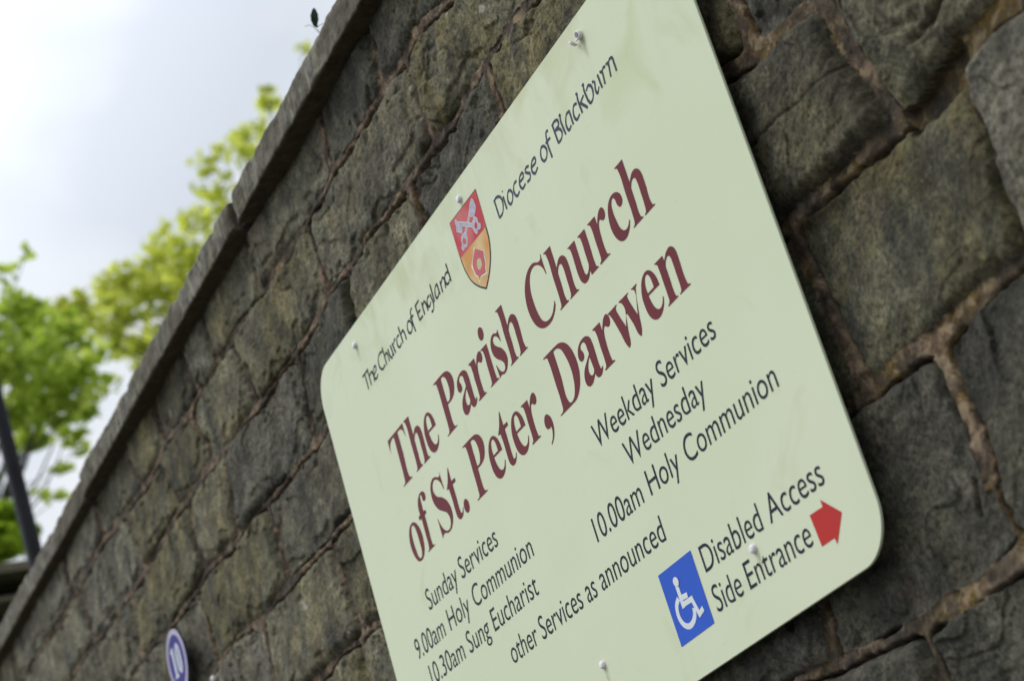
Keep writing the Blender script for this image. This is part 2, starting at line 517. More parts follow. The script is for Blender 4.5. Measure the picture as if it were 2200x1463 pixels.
def leaf_mat(name, dark, light, trans):
    m, nt, b = new_mat(name)
    g = Nt(nt)
    f = g.attr("shade").outputs["Fac"]
    col = g.ramp(f, [(0.0, dark), (1.0, light)])
    g.l(col, b.inputs["Base Color"])
    b.inputs["Roughness"].default_value = 0.5
    b.inputs["Specular IOR Level"].default_value = 0.3
    tr = g.n("ShaderNodeBsdfTranslucent")
    g.l(g.mix(1.0, col, trans, 'MULTIPLY'), tr.inputs["Color"])
    mx = g.n("ShaderNodeMixShader"); mx.inputs[0].default_value = 0.6
    g.l(b.outputs[0], mx.inputs[1]); g.l(tr.outputs[0], mx.inputs[2])
    out = [n for n in nt.nodes if n.type == 'OUTPUT_MATERIAL'][0]
    g.l(mx.outputs[0], out.inputs["Surface"])
    return m
M_LEAF_A = leaf_mat("fresh_leaf", (0.22, 0.33, 0.03), (0.66, 0.74, 0.17), (1.3, 1.3, 1.1))
M_LEAF_B = leaf_mat("olive_leaf", (0.40, 0.43, 0.06), (0.64, 0.66, 0.15), (1.25, 1.3, 1.1))
M_LEAF_C = leaf_mat("shrub_leaf", (0.13, 0.22, 0.015), (0.36, 0.46, 0.05), (1.3, 1.4, 0.9))

def ground_mat(name, a, b_, scale):
    m, nt, b = new_mat(name)
    g = Nt(nt)
    v = g.coords()
    c = g.ramp(g.noise(v, scale, 6.0, 0.65), [(0.3, a), (0.7, b_)])
    c = g.mix(g.ramp(g.noise(v, scale * 12, 3.0, 0.7), [(0.4, (0.5, 0.5, 0.5)), (0.6, (0, 0, 0))]), c, a)
    g.l(c, b.inputs["Base Color"])
    b.inputs["Roughness"].default_value = 0.9
    g.l(g.bump(g.noise(v, scale * 20, 3.0, 0.7), 0.3, 0.01), b.inputs["Normal"])
    return m
M_PAVE = ground_mat("paving", (0.13, 0.125, 0.115), (0.22, 0.21, 0.195), 3.0)
M_ROAD = ground_mat("asphalt", (0.04, 0.04, 0.042), (0.065, 0.065, 0.066), 4.0)
M_KERB = ground_mat("kerb_stone", (0.16, 0.155, 0.15), (0.26, 0.25, 0.24), 6.0)
M_GRASS = ground_mat("churchyard_turf", (0.03, 0.055, 0.012), (0.07, 0.11, 0.025), 2.0)

# ------------------------------------------------------------------ the wall: courses of rock-faced stone
# beds: centre lines of the mortar beds (x, z); perps: upright joints per course, counted from the top course
BEDS = {
  3.32: [(-6.167, 3.319), (-5.921, 3.324), (-5.639, 3.313), (-5.49, 3.32), (-5.252, 3.333), (-5.118, 3.341), (-4.856, 3.324), (-4.595, 3.314), (-4.504, 3.321), (-4.46, 3.334), (-4.232, 3.317), (-4.12, 3.326), (-3.992, 3.32), (-3.863, 3.324), (-3.822, 3.329), (-3.69, 3.327), (-3.514, 3.319), (-3.395, 3.32), (-3.307, 3.319), (-3.219, 3.322), (-3.146, 3.334), (-3.035, 3.328), (-2.928, 3.331), (-2.819, 3.329), (-2.749, 3.329), (-2.71, 3.334), (-2.647, 3.33), (-2.59, 3.319), (-2.548, 3.306)],
  3.15: [(-5.679, 3.147), (-5.386, 3.15), (-4.952, 3.142), (-4.749, 3.145), (-4.615, 3.157), (-4.441, 3.168), (-4.352, 3.161), (-4.226, 3.165), (-4.087, 3.155), (-3.92, 3.148), (-3.782, 3.142), (-3.659, 3.144), (-3.539, 3.143), (-3.394, 3.144), (-3.296, 3.16), (-3.152, 3.149), (-3.082, 3.156), (-2.973, 3.151), (-2.871, 3.148), (-2.767, 3.15), (-2.66, 3.142), (-2.592, 3.15), (-2.528, 3.157), (-2.483, 3.157), (-2.382, 3.159), (-2.321, 3.152)],
  2.965: [(-5.095, 2.965), (-4.958, 2.975), (-4.683, 2.967), (-4.441, 2.971), (-4.372, 2.979), (-4.138, 2.965), (-3.979, 2.966), (-3.857, 2.957), (-3.689, 2.955), (-3.557, 2.949), (-3.472, 2.954)],
  2.77: [(-4.509, 2.768), (-4.431, 2.773), (-4.263, 2.786), (-4.092, 2.766), (-3.932, 2.775), (-3.817, 2.771), (-3.64, 2.767), (-3.479, 2.768), (-1.936, 2.776), (-1.882, 2.764), (-1.824, 2.757), (-1.765, 2.75), (-1.712, 2.737)],
  2.545: [(-3.849, 2.558), (-3.696, 2.559), (-3.573, 2.556), (-3.456, 2.547), (-1.897, 2.542), (-1.817, 2.538), (-1.743, 2.535), (-1.676, 2.534), (-1.658, 2.533), (-1.646, 2.525), (-1.602, 2.525), (-1.55, 2.532), (-1.52, 2.543), (-1.472, 2.545), (-1.418, 2.537)],
  2.295: [(-1.94, 2.293), (-1.889, 2.291), (-1.842, 2.295), (-1.796, 2.296), (-1.746, 2.291), (-1.716, 2.294), (-1.687, 2.296), (-1.647, 2.3), (-1.603, 2.301), (-1.565, 2.3)],
  2.022: [(-2.232, 2.039), (-2.133, 2.026), (-2.054, 2.022), (-1.97, 2.022), (-1.908, 2.015), (-1.835, 2.02), (-1.735, 2.026)],
}
PERPS = {
  0: [[(-3.159, 3.357), (-3.145, 3.453)], [(-2.854, 3.354), (-2.851, 3.43)], [(-3.64, 3.341), (-3.643, 3.446)], [(-3.969, 3.334), (-3.992, 3.454)], [(-4.138, 3.338), (-4.187, 3.46)], [(-4.451, 3.344), (-4.484, 3.458)], [(-4.696, 3.338), (-4.73, 3.422)], [(-5.101, 3.353), (-5.093, 3.433)], [(-5.515, 3.34), (-5.527, 3.426)]],
  1: [[(-2.74, 3.185), (-2.75, 3.306)], [(-3.321, 3.18), (-3.327, 3.283)], [(-3.807, 3.158), (-3.855, 3.32)], [(-4.165, 3.19), (-4.222, 3.295)], [(-4.436, 3.174), (-4.502, 3.303)], [(-4.811, 3.173), (-4.866, 3.314)], [(-5.4, 3.179), (-5.421, 3.276)]],
  2: [[(-2.503, 3.062), (-2.504, 3.148)], [(-2.874, 3.063), (-2.876, 3.141)], [(-3.221, 3.061), (-3.21, 3.127)], [(-3.565, 2.973), (-3.541, 3.13)], [(-4.096, 3.001), (-4.069, 3.144)], [(-4.37, 3.0), (-4.381, 3.147)], [(-4.997, 2.992), (-4.977, 3.137)]],
  3: [[(-3.885, 2.788), (-3.9, 2.951)], [(-4.444, 2.777), (-4.447, 2.965)], [(-1.866, 2.754), (-1.869, 2.799), (-1.867, 2.842)]],
  4: [[(-3.569, 2.575), (-3.626, 2.769)], [(-4.097, 2.637), (-4.088, 2.762)], [(-1.658, 2.533), (-1.671, 2.559), (-1.685, 2.619), (-1.697, 2.666), (-1.71, 2.736)]],
  5: [[(-1.888, 2.293), (-1.895, 2.328), (-1.9, 2.375), (-1.905, 2.418), (-1.917, 2.471), (-1.923, 2.531), (-1.897, 2.542)], [(-1.562, 2.3), (-1.546, 2.341), (-1.545, 2.362), (-1.538, 2.41), (-1.537, 2.452), (-1.545, 2.481), (-1.536, 2.521)]],
  6: [[(-2.131, 2.023), (-2.126, 2.064), (-2.119, 2.107)], [(-1.732, 2.031), (-1.738, 2.068), (-1.744, 2.106), (-1.74, 2.138), (-1.738, 2.174), (-1.745, 2.214), (-1.749, 2.251), (-1.745, 2.281), (-1.746, 2.291)]],
  7: [[(-1.943, 1.948), (-1.941, 1.974), (-1.949, 2.008), (-1.97, 2.022)]],
}
CLEFTS = [([(-1.944, 2.658), (-1.826, 2.649), (-1.71, 2.64)], 0.004, 0.0022), ([(-1.514, 2.605), (-1.543, 2.596), (-1.576, 2.593)], 0.014, 0.006), ([(-1.771, 2.131), (-1.787, 2.092)], 0.008, 0.003), ([(-1.699, 2.313), (-1.716, 2.298)], 0.006, 0.003), ([(-1.557, 2.612), (-1.599, 2.622)], 0.006, 0.008)]
WALL_Y = 1.515
X0, X1 = -9.2, 1.4
COPE_Z0, COPE_Z1 = 3.448, 3.516
LOW_BEDS = [1.76, 1.50, 1.21, 0.93, 0.64, 0.33]
rng = random.Random(11)
bed_keys = sorted(list(BEDS) + LOW_BEDS, reverse=True)
def bed_fn(k):
    pts = sorted(BEDS.get(k, []))
    r2 = random.Random(int(k * 1000))
    xs = [p[0] for p in pts]; zs = [p[1] for p in pts]
    def fill(a, b):
        x = a
        while x < b:
            if not xs or min(abs(x - q) for q in xs) > 0.12:
                extra.append((x, k + r2.uniform(-0.006, 0.006)))
            x += r2.uniform(0.12, 0.3)
    extra = []
    fill(X0 - 0.2, X1 + 0.2)
    allp = sorted(pts + extra)
    return np.array([p[0] for p in allp]), np.array([p[1] for p in allp])
BEDF = [bed_fn(k) for k in bed_keys]
NCOURSE = len(bed_keys) + 1
def course_perps(c):
    """traced upright joints, then plausible ones where the photograph shows none (behind the board, outside the frame)"""
    top = COPE_Z0 if c == 0 else bed_keys[c - 1]
    bot = bed_keys[c] if c < len(bed_keys) else 0.0
    got = [([p[1] for p in pl], [p[0] for p in pl]) for pl in PERPS.get(c, [])]
    used = sorted(np.mean(xs) for zs, xs in got)
    h = top - bot
    r2 = random.Random(100 + c)
    x = X0 - r2.uniform(0, 0.3)
    vis = {0: (-6.2, -2.5), 1: (-6.2, -2.35), 2: (-6.2, -2.2), 3: (-5.3, -3.45), 4: (-4.6, -3.4)}
    rvis = {3: (-1.98, -1.3), 4: (-1.93, -1.3), 5: (-1.92, -1.3), 6: (-2.1, -1.3), 7: (-2.25, -1.3)}
    while x < X1 + 0.3:
        ok = all(abs(x - u) > 0.17 for u in used)
        for d in (vis, rvis):
            if c in d and d[c][0] < x < d[c][1]:
                ok = False
        if ok:
            sl = r2.uniform(-0.02, 0.02)
            got.append(([bot, top], [x - sl, x + sl]))
        x += r2.uniform(1.1, 2.1) * max(0.17, h)
    got.sort(key=lambda g: np.mean(g[1]))
    return got
CPERPS = [course_perps(c) for c in range(NCOURSE)]

def axis_x():
    xs = [X1]
    while xs[-1] > X0:
        x = xs[-1]
        if x > -1.15:
            s = 0.012
        elif x > -1.9:
            s = 0.0021
        elif x > -3.35 and x < -2.55:
            s = 0.0040
        else:
            s = 0.0022 + max(0, (-1.9 - x)) * 0.0015
        xs.append(x - s)
    return np.array(xs[::-1], dtype=np.float64)
def axis_z():
    z = [0.0]
    while z[-1] < COPE_Z0 + 0.004:
        z.append(z[-1] + (0.02 if z[-1] < 1.86 else 0.0023))
    return np.array(z)
gx, gz = axis_x(), axis_z()
X, Z = np.meshgrid(gx, gz)            # rows = z
X = X.astype(np.float32); Z = Z.astype(np.float32)
# ragged joints: look the joints up at slightly displaced positions
Xw = X + 0.0045 * fbm(X, Z, 0.07, 3, 1) + 0.002 * vnoise(X / 0.012, Z / 0.012, 5)
Zw = Z + 0.0042 * fbm(X, Z, 0.08, 3, 2) + 0.002 * vnoise(X / 0.011, Z / 0.013, 6)
bed_z = [np.interp(Xw[0] * 0 + gx, *b) for b in BEDF]      # per column
course = np.zeros(X.shape, np.int32)
dbed = np.full(X.shape, 9.0, np.float32)
sbed = np.full(X.shape, 9.0, np.float32)
for i, (bx, bz) in enumerate(BEDF):
    zb = np.interp(Xw, bx, bz).astype(np.float32)
    course += (Zw < zb)
    s = Zw - zb
    m = np.abs(s) < np.abs(sbed)
    sbed = np.where(m, s, sbed)
stone = np.zeros(X.shape, np.int32)
sperp = np.full(X.shape, 9.0, np.float32)
pid = np.zeros(X.shape, np.int32)
for c in range(NCOURSE):
    mask = course == c
    if not mask.any():
        continue
    xx = Xw[mask]; zz = Zw[mask]
    cnt = np.zeros(xx.shape, np.int32); best = np.full(xx.shape, 9.0, np.float32); bi = np.zeros(xx.shape, np.int32)
    for j, (pz, px) in enumerate(CPERPS[c]):
        s = xx - np.interp(zz, pz, px).astype(np.float32)
        cnt += s > 0
        m = np.abs(s) < np.abs(best)
        best = np.where(m, s, best); bi = np.where(m, c * 100 + j, bi)
    stone[mask] = c * 100 + cnt
    sperp[mask] = best; pid[mask] = bi
right = np.clip((X + 2.3) / 0.4, 0, 1)
wb = (0.0082 + 0.0038 * right) * (1 + 0.7 * fbm(X, Z * 0.3, 0.15, 2, 7))
wp = (0.0074 + 0.0062 * right) * (1 + 0.7 * fbm(X * 0.3, Z, 0.13, 2, 8))
deep = (np.abs(Z - 2.53) < 0.05) & (X > -1.655) & (X < -1.525)
wb = np.where(deep, wb * 1.35, wb)
# the joint on the far right is tight; the one under the board gapes
tight = (course == 5) & (np.abs(X + 1.545) < 0.05); wp = np.where(tight, 0.002, wp)
tight2 = (np.abs(X + 1.735) < 0.03) & (Z < 2.11) & (Z > 2.03); wp = np.where(tight2, 0.003, wp)
db = np.abs(sbed) - wb
dp = np.abs(sperp) - wp
kk = 0.007
dmin = np.minimum(db, dp)
d = dmin - kk * np.log1p(np.exp(-np.abs(db - dp) / kk)) * 0.8      # rounded stone corners
# per-stone character
uid, inv = np.unique(stone, return_inverse=True)
inv = inv.reshape(X.shape)
rs = np.random.RandomState(5)
n_st = len(uid)
s_off = rs.uniform(-0.004, 0.005, n_st); s_tx = rs.normal(0, 0.05, n_st); s_tz = rs.normal(0, 0.06, n_st)
s_rough = rs.uniform(0.7, 1.25, n_st); s_pil = rs.uniform(0.7, 1.2, n_st); s_tint = rs.uniform(0, 1, n_st); s_val = rs.uniform(0, 1, n_st)
area = np.maximum(np.bincount(inv.ravel()), 1)
cx = np.bincount(inv.ravel(), X.ravel()) / area; cz = np.bincount(inv.ravel(), Z.ravel()) / area
# what the photograph shows of single stones: greener along the top courses, bare grey at the lower right
s_tint = np.where(cx < -2.4, 0.10 + 0.62 * s_tint, s_tint); s_val = np.where(cx < -2.4, 0.18 + 0.95 * s_val ** 1.2, s_val)
far_l = cx < -4.7; s_tint[far_l] *= 0.45; s_val[far_l] = 0.6 + 0.4 * s_val[far_l]
low_r = (cx > -2.4) & (cz < 2.29); s_tint[low_r] *= 0.12; s_val[low_r] = 0.12 + 0.25 * s_val[low_r]
for (px_, pz_), tt, vv in (((-1.72, 2.41), 0.62, 0.55), ((-1.80, 2.65), 0.33, 0.35), ((-1.60, 2.65), 0.38, 0.62), ((-1.46, 2.41), 0.05, 0.95), ((-1.95, 2.86), 0.75, 0.4), ((-1.75, 2.86), 0.45, 0.5)):
    k_ = np.argmin((cx - px_) ** 2 + (cz - pz_) ** 2); s_tint[k_] = tt; s_val[k_] = vv
e = np.clip(d / 0.020, 0, 1)
pil = 1 - (1 - e) ** 2.2
lx = X - cx[inv]; lz = Z - cz[inv]
so = s_off[inv] * 900; st_ = s_tint[inv] * 50           # every stone has its own break
big = fbm(X + so, Z + st_, 0.20, 2, 11)
ridge = 1 - 2 * np.abs(fbm(X * 0.9 + so, Z + st_, 0.13, 3, 12, 0.5))
mid = fbm(X, Z, 0.040, 3, 13, 0.6)
fine = fbm(X, Z, 0.013, 3, 14, 0.7)
# fracture planes: a few stepped facets left by the mason's hammer
st = fbm(X * 0.9 + Z * 0.4 + so, Z - X * 0.35 + st_, 0.17, 3, 15, 0.45) * 3.2
fl = np.floor(st)
flake = fl + np.clip((st - fl - 0.5) * 9 + 0.5, 0, 1)
# facet tilt: each facet level leans its own way
ta = _hash(fl.astype(np.int64) + inv * 13, inv, 77); tb = _hash(fl.astype(np.int64) + inv * 7, inv, 78)
facet = np.clip(lx * ta * 0.03 + lz * tb * 0.04, -0.004, 0.004)
lit = np.clip(d / 0.008, 0, 1)
h_st = -0.0022 + 0.0052 * pil * s_pil[inv] + (0.6 + 0.4 * right) * (s_off[inv] * pil + np.clip(lx * s_tx[inv] + lz * s_tz[inv], -0.009, 0.009) * pil) \
    + s_rough[inv] * ((0.0036 * big + 0.0016 * ridge + 0.0015 * flake * (0.4 + 0.6 * right) + facet) * pil * (0.65 + 0.35 * right) + 0.0026 * mid * lit + 0.0026 * fine)
# spalled edges and hairline cracks
spall = np.clip((fbm(X + so * 0.1, Z, 0.055, 3, 31, 0.55) - 0.06) * 9, 0, 1) * np.clip((0.030 + 0.02 * fbm(X, Z, 0.08, 2, 32) - d) / 0.0035, 0, 1)
cr1 = fbm(X * 0.8 + so, Z + st_ + 0.35 * X, 0.30, 4, 33, 0.55)
cr_on = np.clip((fbm(X + so, Z, 0.16, 2, 34) - 0.05) * 5, 0, 1)
crack = np.exp(-(cr1 / 0.011) ** 2) * cr_on * np.clip(d / 0.004, 0, 1)
h_st = h_st - 0.0055 * spall * (1 - 0.6 * right) - 0.0040 * crack * (1 - 0.8 * right)
# mortar: struck nearly flush, ragged, with shrinkage gaps mostly along its lower and right edges
mw = np.where(db < dp, wb, wp)
t = np.clip(-d / np.maximum(mw, 1e-4), 0, 1)
h_mo = -0.0036 + 0.0020 * fbm(X, Z, 0.07, 2, 21, 0.5) + 0.0030 * fbm(X, Z, 0.018, 3, 22, 0.75)
gapn = fbm(X, Z, 0.12, 2, 23)
low = np.where(db < dp, sbed < 0, sperp > 0)
gw = 0.0017 + 0.0014 * (dp < db) * (1 - right) + 0.0022 * np.clip(fbm(X, Z, 0.06, 2, 24) + 0.2, 0, 1)
gap = np.exp(-((d - 0.0005) / gw) ** 2) * np.clip(np.where(low, gapn + 0.32 + 0.75 * (dp < db) * (1 - 0.5 * right), gapn - 0.22) * 3.5, 0, 1)
gap = np.where((course == 6) & (np.abs(X + 2.125) < 0.04) & (sperp > 0), np.maximum(gap, np.exp(-((d + 0.003) / 0.004) ** 2) * (dp < db)), gap)
is_mortar = d < 0
H = np.where(is_mortar, h_mo - 0.014 * deep * (db < dp), h_st) - 0.020 * gap
# clefts and splits the photograph shows in the big stones at the right
def cleft(pts, depth, width, H):
    for (ax, az), (bx, bz) in zip(pts[:-1], pts[1:]):
        m = (X > min(ax, bx) - 0.05) & (X < max(ax, bx) + 0.05) & (Z > min(az, bz) - 0.05) & (Z < max(az, bz) + 0.05)
        px, pz = Xw[m] - ax, Zw[m] - az
        L = (bx - ax) ** 2 + (bz - az) ** 2
        q = np.clip((px * (bx - ax) + pz * (bz - az)) / L, 0, 1)
        dd = np.hypot(px - q * (bx - ax), pz - q * (bz - az))
        H[m] -= depth * np.exp(-(dd / width) ** 2)
for pts, dep, wid in CLEFTS:
    cleft(pts, dep, wid, H)
inboard = (X > -3.42) & (X < -1.87) & (Z > 2.07) & (Z < 3.05)
H = np.where(inboard, np.minimum(H, 0.024), H)
H = np.where(Z > COPE_Z0 - 0.004, np.minimum(H, 0.004), H)
Y = WALL_Y - H

wall = thing("stone_wall", "old coursed stone wall with reddish mortar and a projecting coping, carrying the notice board", "wall", (-2.6, 1.6, 0))
nr, nc = X.shape
idx = np.arange(nr * nc).reshape(nr, nc)
q = np.stack([idx[:-1, :-1], idx[:-1, 1:], idx[1:, 1:], idx[1:, :-1]], -1).reshape(-1, 4)
mo_v = is_mortar.ravel()
mo_f = mo_v[q].sum(1) >= 2
co_all = np.stack([X.ravel(), Y.ravel().astype(np.float32), Z.ravel()], -1)
def submesh(name, sel, mat, attrs):
    qq = q[sel]
    used = np.zeros(nr * nc, bool); used[qq.ravel()] = True
    remap = np.cumsum(used) - 1
    me = big_mesh(name, co_all[used], remap[qq])
    for an, arr in attrs.items():
        a = me.attributes.new(an, 'FLOAT', 'POINT')
        a.data.foreach_set("value", np.ascontiguousarray(arr.ravel()[used], dtype=np.float32))
    return link(name, me, mat, wall)
for o_name, sel, mat in (("stonework", ~mo_f, M_STONE), ("mortar", mo_f, M_MORTAR)):
    submesh(o_name, sel, mat, {"tint": s_tint[inv], "value": s_val[inv]} if o_name == "stonework" else {"tint": s_tint[inv]})
del q, co_all, Xw, Zw, big, ridge, mid, fine, flake, st, facet, ta, tb, fl

bm = bmesh.new()
box(bm, (X0, WALL_Y + 0.045, 0.0), (X1, 1.86, COPE_Z0 - 0.002))
link("wall_core", bm_mesh("wall_core", bm), M_STONE_CORE, wall)

bm = bmesh.new()
for jx in (-7.9225, -6.6125, -5.069, -3.571, -1.812, -0.3025):
    box(bm, (jx - 0.025, 1.492, COPE_Z0 + 0.002), (jx + 0.025, 1.88, COPE_Z1 - 0.012))
link("joint_mortar", bm_mesh("joint_mortar", bm), M_MORTAR_DARK, wall)

# coping stones: long slabs with a weathered arris
def coping(x0, x1, dy, dz, seed, slope=0.0):
    L = x1 - x0
    ns = int(L / 0.011)
    us = np.linspace(0, 1, ns)
    y0, y1, z0, z1 = 1.47 + dy, 1.90, COPE_Z0 + dz, COPE_Z1 + dz
    # profile points round the slab: underside back -> front lower arris -> front face -> top arris -> top back
    prof = []
    for k in range(9): prof.append((y1 + (y0 + 0.006 - y1) * k / 8, z0, 0))
    for k in range(1, 5):
        a = math.pi / 2 * k / 4
        prof.append((y0 + 0.006 - 0.006 * math.sin(a), z0 + 0.006 - 0.006 * math.cos(a), 1))
    for k in range(1, 22): prof.append((y0, z0 + 0.006 + (z1 - z0 - 0.018) * k / 21, 1))
    for k in range(1, 6):
        a = math.pi / 2 * k / 5
        prof.append((y0 + 0.012 - 0.012 * math.cos(a), z1 - 0.012 + 0.012 * math.sin(a), 1))
    for k in range(1, 14): prof.append((y0 + 0.012 + (y1 - y0 - 0.012) * k / 13, z1 + 0.025 * k / 13, 2))
    P = np.array(prof)
    n = len(P)
    A = x0 + us * L
    s = np.cumsum(np.r_[0, np.hypot(np.diff(P[:, 0]), np.diff(P[:, 1]))])
    AA, SS = np.meshgrid(A, s)
    nz1 = fbm(AA, SS, 0.15, 3, seed, 0.55) * 0.0028 + fbm(AA, SS, 0.03, 3, seed + 1, 0.65) * 0.0034 + fbm(AA, SS, 0.009, 2, seed + 2) * 0.0010
    chip = np.clip(fbm(AA, SS * 0.6, 0.06, 2, seed + 3) - 0.34, 0, 1) * 0.016
    edge_prox = np.exp(-((P[:, 1] - z1) ** 2 + (P[:, 0] - y0) ** 2) / 0.02 ** 2) + 0.6 * np.exp(-((P[:, 1] - z0) ** 2 + (P[:, 0] - y0) ** 2) / 0.015 ** 2)
    t = np.gradient(P[:, :2], axis=0); t /= np.linalg.norm(t, axis=1)[:, None] + 1e-9
    ny, nz = -t[:, 1], t[:, 0]
    # outward = away from the slab's middle
    sgn = np.sign(ny * (P[:, 0] - (y0 + y1) / 2) + nz * (P[:, 1] - (z0 + z1) / 2)); sgn[sgn == 0] = 1
    disp = nz1 - chip * edge_prox[:, None]
    endfall = np.minimum(us, 1 - us) * L
    disp = disp - 0.006 * np.exp(-(endfall / 0.010) ** 2)[None, :] * (P[:, 2] > 0)[:, None]
    V = np.stack([AA, P[:, 0][:, None] + disp * (ny * sgn)[:, None], P[:, 1][:, None] + disp * (nz * sgn)[:, None] + slope * (AA - x0)], -1)
    ii = np.arange(n * ns).reshape(n, ns)
    qd = np.stack([ii[:-1, :-1], ii[1:, :-1], ii[1:, 1:], ii[:-1, 1:]], -1).reshape(-1, 4)
    me = big_mesh("coping_stone", V.reshape(-1, 3), qd)
    bm = bmesh.new(); bm.from_mesh(me)
    bm.verts.ensure_lookup_table()
    for col in (0, ns - 1):
        bm.faces.new([bm.verts[ii[k, col]] for k in range(n)])
    # back face
    for a in range(ns - 1):
        bm.faces.new((bm.verts[ii[0, a]], bm.verts[ii[0, a + 1]], bm.verts[ii[n - 1, a + 1]], bm.verts[ii[n - 1, a]]))
    bmesh.ops.recalc_face_normals(bm, faces=bm.faces)
    bm.to_mesh(me); bm.free()
    for p in me.polygons:
        p.use_smooth = len(p.vertices) == 4
    link("coping_stone", me, M_COPING, wall)
for i, (a, b, dy, dz, sl) in enumerate([(-9.2, -7.93, 0.004, -0.002, 0), (-7.915, -6.62, -0.003, 0.002, 0), (-6.605, -5.078, 0.008, -0.003, 0.0),
                                    (-5.060, -3.583, 0.0, 0.0, 0.0), (-3.559, -1.82, 0.0, 0.001, 0.0), (-1.804, -0.31, 0.003, 0.0, 0), (-0.295, 1.4, -0.002, 0.001, 0)]):
    coping(a, b, dy, dz, 40 + i * 7, sl)

